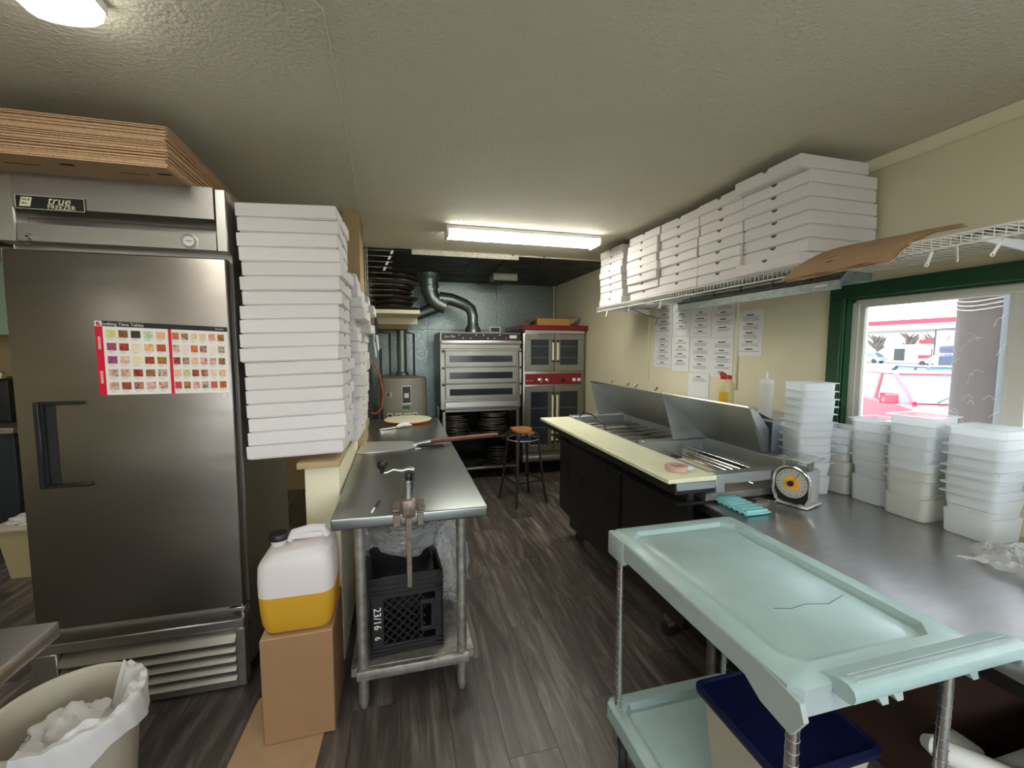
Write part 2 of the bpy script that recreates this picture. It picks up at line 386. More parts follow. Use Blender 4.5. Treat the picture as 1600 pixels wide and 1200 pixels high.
# window
wf = struct('window_1', MB().box(XW+.035, XW+.10, wy0, wy1, wz1-.020, wz1).box(XW+.035, XW+.10, wy0, wy1, wz0, wz0+.022).box(XW+.035, XW+.10, wy1-.026, wy1, wz0, wz1).box(XW+.035, XW+.10, wy0, wy0+.03, wz0, wz1), 'vinyl')
def sash(y0, y1, xo, name='window_frame'):
    t = .034; mb = MB()
    mb.box(xo, xo+.03, y0, y1, wz1-.020-t+.012, wz1-.020, .003, 1); mb.box(xo, xo+.03, y0, y1, wz0+.022, wz0+.022+t, .003, 1)
    mb.box(xo, xo+.03, y0, y0+t+.03, wz0+.022+t, wz1-.020-t+.012, .003, 1); mb.box(xo, xo+.03, y1-t, y1, wz0+.022+t, wz1-.020-t+.012, .003, 1)
    f = mb.build(name, 'vinyl', wf)
    B(xo+.012, xo+.016, y0+t+.03, y1-t, wz0+.022+t, wz1-.020-t+.012).build('pane', 'glass', wf, smooth=False)
    return f
sash(1.00, 1.597, XW+.045); sash(wy0+.03, 1.055, XW+.078)
MB().box(XW+.036, XW+.044, wy0, 1.599, wz1-.026, wz1-.018).box(XW+.036, XW+.044, 1.585, 1.599, wz0+.02, wz1-.02).build('window_track', 'vinyl', wf)
tw = MB()
tw.box(XW-.022, XW, wy0-.08, 1.688, 1.692, 1.757, .003, 1); tw.box(XW-.022, XW, 1.625, 1.688, .975, 1.692, .003, 1); tw.box(XW-.022, XW, wy0-.08, 1.625, .975, 1.035, .003, 1)
tw.box(XW, XW+.035, 1.613, 1.625, 1.035, 1.692); tw.box(XW, XW+.035, wy0, 1.625, 1.683, 1.692); tw.box(XW, XW+.035, wy0, 1.625, 1.035, 1.043)
struct('trim_6', tw, 'green')
fl = MB()
def ff(u, v):
    y = 1.255-u*.21; z = 1.10+v*.555
    return Vector((XW+.040+.0012*math.sin(u*23+v*9)*math.sin(v*17+u*5)-.001, y, z))
fl.grid(ff, 40, 60)
o = fl.build('plastic_film', 'film', wf)
o['label'] = 'wrinkled clear plastic film stuck over part of the window pane'
wk = MB(); rw = random.Random(4)
for q in range(16):
    u0, v0 = rw.uniform(.05, .9), rw.uniform(.1, .95); a = rw.uniform(-.9, .9); l = rw.uniform(.05, .22)
    pts = []
    for k in range(6):
        f = k/5; uu = min(.98, max(.02, u0+l*f*math.cos(a)*1.6)); vv = min(.98, max(.02, v0+l*f*math.sin(a)+.03*math.sin(f*PI)))
        pts.append(ff(uu, vv)+V(-.001, 0, 0))
    wk.tube(pts, .0004, 4)
wk.build('film_wrinkles', 'bagw', o, kind='stuff')

# ================================================================== LIGHT FIXTURES (the lamps' own glow)
def fixture(name, label, x0, x1, y0, y1, axis, strength, z=ZC, caps=True):
    cx, cy = (x0+x1)/2, (y0+y1)/2
    t = thing(name, label, 'light', (cx, cy, z-.075))
    B(x0, x1, y0, y1, z-.03, z-.001, .003, 1).build('housing', 'white', t)
    e = .012; prof = []
    g = glow(name+'_diffuser', (1.0, .985, .90), strength)
    mb = MB(); n = 8
    if axis == 'x':
        h = (y1-y0)/2
        loops = [[V(xx, cy+h*math.cos(PI+PI*k/n)*(1), z-.03-.042*math.sin(PI*k/n)**.6) for k in range(n+1)] for xx in (x0+e, x1-e)]
    else:
        h = (x1-x0)/2
        loops = [[V(cx+h*math.cos(PI+PI*k/n), yy, z-.03-.042*math.sin(PI*k/n)**.6) for k in range(n+1)] for yy in (y0+e, y1-e)]
    mb.loft(loops); mb.build('diffuser', g, t)
    for i in ((0, 1) if caps else ()):
        if axis == 'x': a = (x0-.004, x0+e) if i == 0 else (x1-e, x1+.004); B(a[0], a[1], y0-.003, y1+.003, z-.074, z-.002, .004, 1).build('end_cap', 'white', t)
        else: a = (y0-.004, y0+e) if i == 0 else (y1-e, y1+.004); B(x0-.003, x1+.003, a[0], a[1], z-.074, z-.002, .004, 1).build('end_cap', 'white', t)
    return t
fixture('ceiling_light', 'lit fluorescent ceiling light crossing the room in front of the dark alcove', .34, 1.50, 3.05, 3.24, 'x', TUBE_MAIN)
fixture('ceiling_light', 'lit fluorescent ceiling light above the freezer, running front to back', -.85, -.69, .14, 1.37, 'y', TUBE_NEAR, caps=False)
fixture('ceiling_light', 'added fluorescent fill light out of sight above the near counter', .7, .9, -1.5, -.25, 'y', TUBE_FILL)  # added fixture out of view, brightens the room
fixture('ceiling_light', 'added fluorescent fill light behind the camera over the middle of the room', -.9, -.7, -2.2, -1.0, 'y', TUBE_FILL)  # unseen fill lamp, added to light surfaces facing the camera
fixture('ceiling_light', 'added fluorescent fill light behind the camera at the left', -2.6, -2.4, -1.6, -.3, 'y', TUBE_FILL)  # another added lamp out of frame, fill for the left side
fixture('ceiling_light', 'fluorescent ceiling light in the far left room', -3.2, -2.0, 2.4, 2.6, 'x', 7.)

# ================================================================== FREEZER
yf = 1.985
fz = thing('freezer', 'tall stainless steel single-door freezer with a food chart on its door', 'freezer', (-1.0, 2.35, 0))
mb = MB(); mb.box(-1.375, -.655, yf+.055, 2.74, .06, 2.065, .004, 1)
mb.build('body', 'steel', fz)
mb = MB(); mb.box(-1.385, -1.318, yf-.01, yf+.055, 1.832, 2.075, .004, 1); mb.build('header_post', 'bsteel', fz)
mb = MB(); mb.box(-.690, -.650, yf-.01, yf+.055, 1.832, 2.075, .004, 1); mb.build('header_post', 'bsteel', fz)
mb = MB(); mb.poly([V(-1.317, yf-.018, 2.075), V(-1.317, yf-.018, 1.955), V(-1.317, yf+.02, 1.935), V(-1.317, yf+.05, 1.935), V(-1.317, yf+.05, 2.075)], d=(.626, 0, 0)); mb.build('header_panel', 'steel', fz)
mb = MB(); mb.poly([V(-1.317, yf+.05, 1.935), V(-1.317, yf+.045, 1.905), V(-1.317, yf-.008, 1.90), V(-1.317, yf-.008, 1.838), V(-1.317, yf+.05, 1.838)], d=(.626, 0, 0)); hp = mb.build('lower_header_panel', 'steel', fz)
# badge
bd = B(-1.306, -1.100, yf-.024, yf-.017, 1.945, 1.995, .002, 1).build('badge', 'black', fz)
mbd = MB(); 
for a in (1.9465, 1.9925): mbd.box(-1.304, -1.102, yf-.0255, yf-.0245, a, a+.0015)
for a in (-1.304, -1.1035): mbd.box(a, a+.0015, yf-.0255, yf-.0245, 1.9465, 1.994)
mbd.poly([V(-1.293, yf-.0255, 1.955), V(-1.262, yf-.0255, 1.955), V(-1.255, yf-.0255, 1.987), V(-1.286, yf-.0255, 1.987)], d=(0, .001, 0)); mbd.build('badge_border', 'cream', bd)
fr = lambda x, z, y=yf-.0262: frame((x, y, z), (1, 0, 0), (0, 0, 1))
textmesh('badge_lettering', 'true', .040, 'cream', bd, fr(-1.178, 1.979), local=False, shear=.3)
textmesh('badge_lettering', 'FREEZER', .022, 'cream', bd, fr(-1.170, 1.957), local=False)
textmesh('badge_mark', 'TRUE', .011, 'black', bd, fr(-1.274, 1.978), local=False, shear=.3)
textmesh('badge_mark', 'MFG', .009, 'black', bd, fr(-1.278, 1.965), local=False, shear=.3)
rx = Matrix.Rotation(PI/2, 4, 'X')
lk = MB().lathe([(0, .010), (.008, .010), (.011, .006), (.013, 0)], (-1.283, yf-.008, 1.852), 16, rx).build('lock', 'chrome', fz)
MB().lathe([(0, .003), (.004, .003), (.004, 0)], (-1.283, yf-.018, 1.852), 10, rx).build('keyhole', 'black', lk)
gg = MB().lathe([(.0, .004), (.020, .004), (.021, .012), (.025, .012), (.026, 0)], (-.782, yf-.008, 1.868), 28, rx).build('thermometer', 'chrome', fz)
MB().lathe([(0, .0005), (.0195, .0005), (.0195, 0)], (-.782, yf-.0130, 1.868), 24, rx).build('dial_face', 'label', gg)
MB().tube([(-.792, yf-.0145, 1.870), (-.772, yf-.0145, 1.866)], .0012, 5).build('needle', 'black', gg)
# door
dr = B(-1.372, -.662, yf-.006, yf+.045, .36, 1.808, .006, 3).build('door', 'fsteel', fz)
B(-1.365, -.668, yf+.044, yf+.056, .365, 1.80).build('gasket', 'blackm', dr)
mb = MB(); mb.box(-1.304, -1.150, yf-.008, yf+.03, .925, 1.255, .004, 1)
# recessed handle: dark frame with bottom and top lips
mb = MB(); mb.box(-1.306, -1.288, yf-.030, yf-.004, .925, 1.252, .003, 1); mb.box(-1.288, -1.158, yf-.022, yf-.004, 1.240, 1.252, .003, 1); mb.box(-1.288, -1.150, yf-.022, yf-.004, .925, .938, .003, 1); mb.box(-1.288, -1.280, yf-.020, yf-.004, .938, 1.240)
mb.build('handle', 'black', dr)
mb = MB(); mb.poly([V(-1.28, yf-.0085, .938), V(-1.25, yf-.0065, .938), V(-1.25, yf-.0065, 1.24), V(-1.28, yf-.0085, 1.24)], d=(0, .002, 0)); mb.build('handle_recess', 'black', dr)
for q, (xx, zz) in enumerate(((-.688, 1.262), (-.686, 1.245))): B(xx-.006, xx+.005, yf-.0075, yf-.006, zz-.007, zz+.008).build('sticker_scrap', 'label', dr)
MB().box(-.72, -.655, yf-.002, yf+.05, .335, .352, .003, 1).tube([(-.672, yf+.01, .30), (-.672, yf+.01, .36)], .007, 8).build('hinge', 'bsteel', fz)
# base grille
mb = MB(); mb.box(-1.38, -.655, yf-.03, yf+.06, .275, .315, .004, 1); mb.box(-1.38, -1.30, yf-.03, yf+.02, .02, .275, .003, 1); mb.box(-.690, -.655, yf-.03, yf+.02, .02, .275, .003, 1); mb.box(-1.30, -.690, yf-.03, yf+.02, .02, .045)
gr = mb.build('base_frame', 'steel', fz)
B(-1.31, -.68, yf+.02, yf+.05, .04, .27).build('base_backing', 'void', fz)
for i in range(5):
    z = .062+i*.042
    MB().poly([V(-1.298, yf-.036, z-.012), V(-1.298, yf-.039, z-.008), V(-1.298, yf+.012, z+.031), V(-1.298, yf+.014, z+.027)], d=(.606, 0, 0)).build('louvre_slat', 'bsteel', gr)
for xx in (-1.33, -.70):
    for yy in (2.06, 2.68): MB().lathe([(.02, .0), (.02, .02), (.012, .022), (.012, .06)], (xx, yy, 0), 12).build('foot', 'black', fz)
# food chart on the door
ch = thing('cooking_time_chart', 'laminated chart of food photos in rows, taped to the freezer door', 'poster', (-.888, yf-.010, 1.41))
def CP(u, v, d=0):   # u 0..1 left to right, v 0..1 bottom to top
    return V(-1.108+u*.440, yf-.010-d-.003*math.sin(u*PI*2)**2, 1.273+v*(.283-.02*u)+u*0)
pg = MB(); pg.grid(lambda u, v: CP(u, v), 24, 6, .0008); pg.build('chart_sheet', mat('chart_paper', (.80, .77, .72), .3), ch)
def patch(mb, u0, u1, v0, v1, d=.0015):
    n = 4
    mb.grid(lambda a, c: CP(u0+(u1-u0)*a, v0+(v1-v0)*c, d), n, 1)
crm = mat('chart_red', 'D01A33', .3)
for ua, ub in ((0, .055), (.535, .560)): mb = MB(); patch(mb, ua, ub, 0, .93); mb.build('red_column', crm, ch)
mb = MB(); patch(mb, .0, 1, .93, 1); mb.build('title_bar', mat('chart_black', (.02, .02, .025), .3), ch)
mb = MB(); patch(mb, .002, .055, .925, .998, .0022); ic = mb.build('chart_icon', 'label', ch)
mb = MB(); patch(mb, .014, .043, .935, .985, .003); mb.build('icon_centre', 'redink', ic)
textmesh('chart_title', 'Cooking Time Tables', .0165, 'label', ch, frame(CP(.20, .962, .004), (1, 0, -.045), (0, 0, 1)), local=False)
textmesh('chart_title', 'Robert', .010, 'label', ch, frame(CP(.94, .965, .004), (1, 0, -.045), (0, 0, 1)), local=False)
cols = ['C8D040', '2F5A2A', '3A3420', '6AA83A', 'E88A3A', '7A3A80', 'E03A2A', 'E0D0A0', 'D8902A', 'B05A30', 'B84A90', 'D87848', 'E8E0A0', '7A1A28', 'E08A28', '8A2A24', 'B03A2A', '6A2020', 'C87A50', '701820', 'A0482A', '5A3A28', 'D8907A', 'B04A3A', '8A3A30',
        'C89048', 'E8B890', 'E8A828', 'E0B098', 'E8C0A8', 'C88030', 'A85A30', 'E8E0D8', 'E07A30', 'E0A080', 'E8D8C8', '28201C', '3A2028', 'D8A888', 'E08030', 'B0184A', 'D8D0C8', 'B07A28', 'E89028', '88B038', '202038', 'D89070', 'D0B8A8', 'E0882A', 'C84050', 'D89838', 'C02840', '382028', 'C06040', 'E07018']
pmats = {}
idx = 0
def pmat(c, i):
    m = mat('food_photo_print', c, .35, noise=.9, nscale=85+7*(i % 5), col2=[(.75, .62, .42), (.55, .08, .04), (.05, .04, .02), (.8, .7, .6)][i % 4])
    return m
for side in (0, 1):
    nc = 5 if side == 0 else 6
    u0, u1 = (.075, .53) if side == 0 else (.562, .985)
    for r in range(5):
        for c in range(nc):
            w_ = (u1-u0)/nc; mb = MB(); uu = u0+c*w_
            v1 = .885-r*.178; patch(mb, uu+.004, uu+w_*.80, v1-.10, v1)
            mb.build('food_photo', pmat(cols[idx % len(cols)], idx), ch, smooth=False); idx += 1
mb = MB()
for r in range(5):
    for side in (0, 1):
        nc = 5 if side == 0 else 6; u0, u1 = (.075, .53) if side == 0 else (.562, .985)
        for c in range(nc):
            w_ = (u1-u0)/nc; uu = u0+c*w_; v1 = .885-r*.178-.115
            patch(mb, uu+.008, uu+w_*.62, v1-.006, v1); patch(mb, uu+.014, uu+w_*.5, v1-.022, v1-.017)
mb.build('caption_lines', mat('faint_caption_print', (.5, .45, .43), .5), ch, smooth=False)
mb = MB()
for v in (.16, .62): 
    for q in range(7): patch(mb, .018, .038, v+q*.025, v+q*.025+.014, .0022)
mb.build('column_lettering', 'label', ch, smooth=False)

# flat cardboard sheets on the freezer
NS = 26
for i in range(NS):
    z0 = 2.078+i*.0048
    jx = random.uniform(-.006, .006); jy = random.uniform(-.006, .006)
    def sf(u, v, z0=z0, i=i, jx=jx, jy=jy):
        # v from near edge (0) to back (1); right edge sways in for the upper sheets
        x = -1.62+(u*(.855+.0*v))+jx - .02*(1-v)*(i/NS)*0
        y = 1.80+v*.80+jy+.12*(i/NS)*0
        zz = z0+.05*(1-v)*(i/NS)*.3-.03*v*v*(i/NS)
        return V(x, y, zz)
    mb = MB(); mb.grid(sf, 3, 6, .0042)
    o = mb.build('cardboard_sheet', 'card', None, smooth=False)
    o.data.materials.append(M['cardedge'])
    for p in o.data.polygons:
        if abs(p.normal.z) < .5: p.material_index = 1
    if i == 0: tag(o, 'lowest flat brown cardboard sheet in the pile on top of the freezer', 'cardboard')
    elif i == NS-1: tag(o, 'topmost flat brown cardboard sheet in the pile on top of the freezer', 'cardboard')
    else: tag(o, 'flat brown cardboard sheet, %s from the bottom of the freezer-top pile' % ('second third fourth fifth sixth seventh eighth ninth tenth eleventh twelfth thirteenth fourteenth fifteenth sixteenth seventeenth eighteenth nineteenth twentieth twenty-first twenty-second twenty-third twenty-fourth twenty-fifth'.split()[i-1]), 'cardboard')
    o['group'] = 'flat cardboard sheets on the freezer'
    if i == 0: low_sheet = o
mb = MB()
for (xx, yy, w_) in ((-1.22, 1.88, .10), (-.90, 1.88, .09)): mb.box(xx-w_/2, xx+w_/2, yy-.002, yy+.002, 2.0725, 2.0732)
for (xx, yy) in ((-1.08, 1.85), (-.80, 1.86)): mb.box(xx-.02, xx+.02, yy-.006, yy+.006, 2.0725, 2.0732)
mb.build('die_cut_slots', 'void', low_sheet)

# ================================================================== PIZZA BOXES
ORD = ['lowest', 'second', 'third', 'fourth', 'fifth', 'sixth', 'seventh', 'eighth', 'ninth', 'tenth', 'eleventh', 'twelfth', 'thirteenth', 'fourteenth', 'fifteenth', 'sixteenth', 'seventeenth', 'eighteenth', 'nineteenth', 'twentieth']
def ordl(i, n):
    return 'lowest' if i == 0 else ('topmost' if i == n-1 else ORD[i]+' from the bottom')
bcache = {}
def pizza_box(wx, wy, h, front, loc, rz, tilt, label, group):
    """front: '-x' or '+x': the side carrying the tuck flap with its thumb notch"""
    key = (wx, wy, h, front)
    r = thing('pizza_box', label, 'box', loc, rz, group)
    r.rotation_euler = (0, tilt, rz)
    if key not in bcache:
        t = .003; sg = -1 if front == '-x' else 1
        tray = MB(); tray.box(-wx/2+t*2, wx/2-t*2, -wy/2+t*2, wy/2-t*2, 0, h*.45, .002, 1)
        a = tray.build('tray', 'box', r, local=True, smooth=False)
        lid = MB(); lid.box(-wx/2, wx/2, -wy/2, wy/2, .0048, h-.0004, .0022, 1)
        c = lid.build('lid', 'box', r, local=True, smooth=False)
        n = MB(); xn = sg*(wx/2)
        pts = [V(xn, .016*math.cos(PI+PI*k/6), h-.001+.013*-math.sin(PI*k/6)) for k in range(7)]
        n.poly(pts, d=(sg*.0008, 0, 0)); d = n.build('thumb_notch', 'boxd', c, local=True, smooth=False)
        bcache[key] = (a, c, d)
    else:
        a, c, d = bcache[key]
        a2 = a.copy(); COL.objects.link(a2); a2.parent = r
        c2 = c.copy(); COL.objects.link(c2); c2.parent = r
        d2 = d.copy(); COL.objects.link(d2); d2.parent = c2
    return r
# stack 1, beside the freezer (top to bottom left-edge pixel offsets turned into metres)
offs = [0, -.002, -.002, .004, .024, .014, .013, .007, .008, .008, .010, .028, .018, .028, .024, .033, .028, .026][::-1]
# world left edges drift right downward because the pile leans
hb = .0590
for i in range(18):
    z = .985+i*hb
    lean = -.026*(1-i/17)   # compensate perspective slant already present in the offsets
    cx = -.432 + offs[i]*.9+lean+random.uniform(-.001, .001)
    pizza_box(.384, .384, hb, '+x', (cx, 2.0+.192+random.uniform(-.005, .010), z-.001), random.uniform(-.035, .025), -.036+random.uniform(-.006,.006), 'white pizza box, %s, front stack beside the freezer' % ordl(i, 18), 'pizza boxes beside the freezer')
n2 = 15
for i in range(n2):
    jj = [.0, -.005, .01, -.01, .03, .035, .02, .02, .01, .0, -.01, .045, .035, .015, .0][i]-.012
    pizza_box(.384, .384, hb, '+x', (-.395+jj, 2.60+random.uniform(-.006, .006), .957+i*hb), random.uniform(-.03, .03), 0, 'white pizza box, %s, second stack on the half wall' % ordl(i, n2), 'pizza boxes on the half wall')
n3 = 14
for i in range(n3):
    jj = [.0, .0, .01, .0, .01, .0, .03, .025, .01, .02, .06, .04, .075, .04][i]-.02
    pizza_box(.30, .30, hb, '+x', (-.36+jj-.02, 2.985-.02, .957+i*hb) if False else (-.355+jj, 3.03, .957+i*hb), random.uniform(-.05, .05), 0, 'white pizza box, %s, third stack on the half wall' % ordl(i, n3), 'pizza boxes on the half wall')
# stacks on the wire shelf
hs = .0565; ZS = 1.808
stacks = [(3.05+.19, .375, 8, 'farthest'), (2.745, .385, 8, 'second farthest'), (2.36, .375, 8, 'middle'), (2.005, .33, 8, 'second nearest'), (1.66, .365, 8, 'nearest')]
for si, (yc, wy, n, nm) in enumerate(stacks):
    for i in range(n):
        wxx = .375
        x0 = 1.675
        dx = random.uniform(-.006, .012)
        if si == 1: dx = [.018, .006, -.012, -.018, -.005, -.014, -.002, .004][i]-.006
        if si == 4: dx = [-.03, .012, .012, .008, .006, .0, .0, -.055][i]; wxx = .375
        if si == 4 and i in (4, 5, 6, 7): wxx = .375
        pizza_box(wxx, wy-.006, hs, '-x', (x0+dx+wxx/2, yc+([.0, .012, .0, -.01, .02, .0, .014, 0][i] if si == 1 else random.uniform(-.004, .004)), ZS+i*hs), random.uniform(-.015, .015), 0,
                  'white pizza box, %s, %s stack on the shelf' % (ordl(i, n), nm), 'pizza boxes on the wire shelf')

# ================================================================== WIRE SHELF
ws = thing('wire_shelf', 'long white wire shelf along the right wall carrying pizza boxes', 'shelf', (1.88, 1.6, 1.77))
y0, y1, xf, xb_ = -.5, 3.46, 1.672, 2.09
mb = MB(); mb.tube([(xf, y0, 1.806), (xf, y1, 1.806)], .0032, 6); mb.build('front_wire', 'wwire', ws)
mb = MB(); mb.tube([(xf, y0, 1.772), (xf, y1, 1.772)], .0032, 6); mb.build('front_wire', 'wwire', ws)
mb = MB(); mb.tube([(xb_-.01, y0, 1.803), (xb_-.01, y1, 1.803)], .003, 6); mb.tube([((xf+xb_)/2, y0, 1.800), ((xf+xb_)/2, y1, 1.800)], .003, 6); mb.build('rear_wire', 'wwire', ws)
mb = MB(); y = y0
while y < y1+.001:
    mb.tube([(xf, y, 1.772), (xf, y, 1.8045), (xb_-.005, y, 1.8045)], .0016, 4); y += .0255
mb.build('deck_wires', 'wwire', ws, kind='stuff')
for yy in (.92, 2.3, 3.3):
    B(2.078, 2.092, yy-.009, yy+.009, (1.2 if yy > 2 else 1.757), 2.27, .001, 1).build('wall_standard', 'wall', ws)
    mb = MB()
    for q in range(14): mb.box(2.0765, 2.0785, yy-.0022, yy+.0022, 1.83+q*.032, 1.848+q*.032)
    mb.build('standard_slots', 'void', ws, kind='stuff')
    MB().poly([V(2.08, yy-.003, 1.79), V(1.70, yy-.003, 1.79), V(1.70, yy-.003, 1.778), V(2.08, yy-.003, 1.74)], d=(0, .006, 0)).build('shelf_bracket', 'white', ws)
ci = 0
for (yy, ang, lab) in ((1.035, .5, 'white clip hooked at the cardboard end of the wire shelf'), (.955, -.6, 'white clip hanging crookedly beyond the cardboard sheets'), (.875, .9, 'small white clip turned sideways on the wire shelf'), (.80, -.25, 'white slotted clip hanging near the wall standard'), (.765, .8, 'white clip splayed beside the slotted clip'), (.665, -.3, 'rightmost white clip hanging from the wire shelf'), (3.28, .4, 'farthest white clip under the pizza box stacks'), (2.92, -.4, 'white clip under the far pizza boxes, second farthest'), (2.52, .3, 'white clip under the middle pizza boxes')):
    t = thing('shelf_clip', lab, 'clip', (xf-.006, yy, 1.70), group='white clips on the wire shelf'); t.rotation_euler = (ang*.5, .1, ang); t.scale = (.55, .55, .55); t.location.z = 1.721
    MB().box(-.003, .003, -.008, .008, .012, .082, .002, 1).build('clip_arm', 'white', t, local=True)
    MB().lathe([(.005, -.003), (.011, -.003), (.011, .003), (.005, .003), (.005, -.003)], (0, 0, .006), 12, Matrix.Rotation(PI/2, 4, 'Y')).build('clip_ring', 'white', t, local=True)
    MB().tube([(0, 0, .080), (-.004, .0, .092), (.006, 0, .10), (.012, 0, .092)], .0025, 6).build('clip_hook', 'white', t, local=True)
# drooping cardboard on the shelf
for i in range(3):
    def cf(u, v, i=i):
        # u: far(0) -> near(1); v: front(0) -> wall(1)
        F = V(1.545, 1.445, 1.738).lerp(V(1.55, 1.076, 1.749), u); Bk = V(1.95, 1.52, 1.915).lerp(V(1.96, 1.10, 1.900), u)
        p = F.lerp(Bk, v); p.z += .026*math.sin(v*PI)+i*.0055-.012; p.y += i*.006; p.x -= .004*i+.004*math.sin(u*14+i)
        if u > .93 and v < .1: p.x += .02
        return p
    o = MB().grid(cf, 14, 12, .004).build('cardboard_sheet', 'card', None)
    tag(o, ['lowest', 'middle', 'uppermost'][i]+' brown cardboard sheet drooping over the wire shelf edge', 'cardboard', 'cardboard sheets drooping over the wire shelf')
    if i == 2:
        mb = MB()
        for (u, v, du, dv) in ((.25, .30, .14, .012), (.55, .42, .16, .012), (.35, .18, .08, .022)):
            mb.grid(lambda a, c: cf(u+du*a, v+dv*c)+V(0, 0, .0008), 3, 1)
        mb.build('die_cut_slots', 'void', o)
def curl(u, v): return V(1.80+.22*v, 1.06-.26*u, 1.818+.045*(1-u)**2*v+.012*v)
tag(MB().grid(curl, 14, 4, .003).build('cardboard_sheet', 'boxd', None), 'dark curled strip of card lying on the wire shelf beyond the brown sheets', 'cardboard')
# under-shelf lamp housing
ul = thing('under_shelf_lamp', 'long metal light housing hung beneath the wire shelf', 'light', (1.80, 1.9, 1.69))
mb = MB(); mb.poly([V(1.735, 1.37, 1.735), V(1.735, 1.37, 1.695), V(1.742, 1.37, 1.695), V(1.75, 1.37, 1.73), V(1.90, 1.37, 1.73), V(1.90, 1.37, 1.765), V(1.77, 1.37, 1.770)], d=(0, 1.05, 0)); mb.build('housing', 'galv', ul)
mb = MB(); mb.box(1.728, 1.7345, 1.37, 2.42, 1.737, 1.745, .001, 1); mb.build('dark_edge', 'black', ul)
B(1.7325, 1.7345, 1.42, 1.48, 1.712, 1.722).build('rating_label', 'label', ul)
for q in range(5): MB().tube([(1.74, 1.5+q*.2, 1.745), (1.75, 1.5+q*.2+.015, 1.772), (1.76, 1.5+q*.2+.01, 1.80)], .003, 5).build('hanger_wire', 'black', ul)
tag(MB().tube([(1.70, 3.02, 1.775), (1.73, 2.96, 1.75), (1.85, 3.0, 1.72), (2.05, 3.12, 1.70), (2.085, 3.2, 1.66)], .003, 6).build('power_cord', 'black'), 'thin black cord looping from the wire shelf to the wall', 'cord')

# ================================================================== WALL PAPERS
papers = [(3.22, 2.985, 1.815, 1.565, 0), (3.225, 2.99, 1.562, 1.30, 1), (2.98, 2.77, 1.80, 1.55, 2), (2.98, 2.77, 1.547, 1.28, 3), (2.765, 2.545, 1.79, 1.54, 4), (2.76, 2.54, 1.537, 1.285, 5), (2.765, 2.545, 1.282, 1.06, 6), (2.54, 2.325, 1.78, 1.53, 7), (2.54, 2.33, 1.527, 1.265, 8), (2.305, 2.105, 1.69, 1.41, 9)]
pnames = ['top sheet of the far left column', 'lower sheet of the far left column', 'top sheet of the second column', 'lower sheet of the second column', 'top sheet of the third column', 'middle sheet of the third column', 'lowest sheet of the third column, reaching the open lids', 'top sheet of the fourth column', 'lower sheet of the fourth column', 'single sheet set apart at the right']
for (ya, yb, zt, zb, i) in papers:
    t = thing('recipe_sheet', 'printed recipe paper on the wall, '+pnames[i], 'paper', (2.092, (ya+yb)/2, zb), group='recipe papers on the right wall')
    B(2.0915, 2.0935, yb, ya, zb, zt).build('paper', 'paper', t, smooth=False)
    mb = MB(); mr_ = MB(); z = zt-.03; rnd = random.Random(i+3)
    cy = (ya+yb)/2; wd = (ya-yb)
    while z > zb+.03:
        hd = rnd.random() < .3
        if i == 6 and z < zt-.08: break
        n = rnd.choice([2, 3, 3])
        hw_ = wd*rnd.uniform(.10, .17); mb.box(2.0905, 2.0913, cy-hw_, cy+hw_, z-.0035, z+.0035)
        z -= .0135
        for q in range(n):
            l = wd*rnd.uniform(.26, .40); tgt = mr_ if (i in (0, 9) and rnd.random() < .3) else mb
            tgt.box(2.0907, 2.0913, cy-l, cy+l*rnd.uniform(.7, 1), z-.0011, z+.0011); z -= .009
            if z < zb+.02: break
        z -= .014
    mb.build('printed_text', 'ink', t, smooth=False, kind='stuff')
    if len(mr_.bm.verts): mr_.build('red_text', 'redink', t, smooth=False, kind='stuff')

# ================================================================== STEEL WORK TABLE (left)
tx0, tx1, ty0, ty1, TZ = -.262, .338, 1.675, 4.05, .812
tb = thing('work_table', 'long stainless steel work table with a galvanised lower shelf', 'table', ((tx0+tx1)/2, 2.86, 0))
B(tx0, tx1, ty0, ty1, TZ-.045, TZ, .006, 3).build('tabletop', 'tsteel', tb)
B(tx0+.05, tx1-.05, ty0+.05, ty1-.05, .135, .172, .004, 1).build('lower_shelf', 'gsteel', tb)
for lx in (-.165, .235):
    for ly in (1.735, 2.85, 3.96):
        lg = MB().tube([(lx, ly, 0.02), (lx, ly, TZ-.045)], .0205, 16).build('leg', 'gsteel', tb)
        MB().lathe([(.0, 0), (.015, 0), (.017, .03), (.021, .032), (.021, .05)], (lx, ly, 0), 14).build('foot', 'gsteel', lg)
        MB().lathe([(.0235, -.03), (.0265, -.028), (.0265, .012), (.0215, .014)], (lx, ly, .155), 16).build('shelf_collar', 'gsteel', lg)
MB().box(-.19, .262, 1.70, 1.725, .13, .172, .006, 2).build('shelf_front_lip', 'gsteel', tb)
# can opener clamped to the table edge
co = thing('can_opener', 'table-mounted can opener with a black knob on a crank', 'can opener', (.025, 1.68, .45))
for q0, q1 in ((-.04, -.012), (.06, .088)): B(q0, q1, 1.695, 1.80, .8125, .822, .002, 1).build('base_plate', 'rust', co)
for q0, q1 in ((-.035, -.006), (.056, .080)): B(q0, q1, 1.662, 1.674, .765, .812, .002, 1).build('clamp_flange', 'rust', co)
MB().box(-.002, .050, 1.655, 1.735, .80, .868, .006, 2).build('clamp_block', 'rust', co)
MB().box(-.006, .054, 1.700, 1.716, .80, .865, .002, 1).build('base_rib', 'rust', co)
MB().box(.012, .034, 1.655, 1.671, .52, .80, .003, 1).build('shaft', 'rust', co)
MB().lathe([(0, .868), (.022, .868), (.022, .93), (.024, .932), (.024, .940), (.0, .940)], (.024, 1.70, 0), 18).build('column', 'alum', co)
MB().lathe([(0, .94), (.013, .94), (.016, .955), (.012, .965), (0, .965)], (.026, 1.70, 0), 12).build('gear', 'black', co)
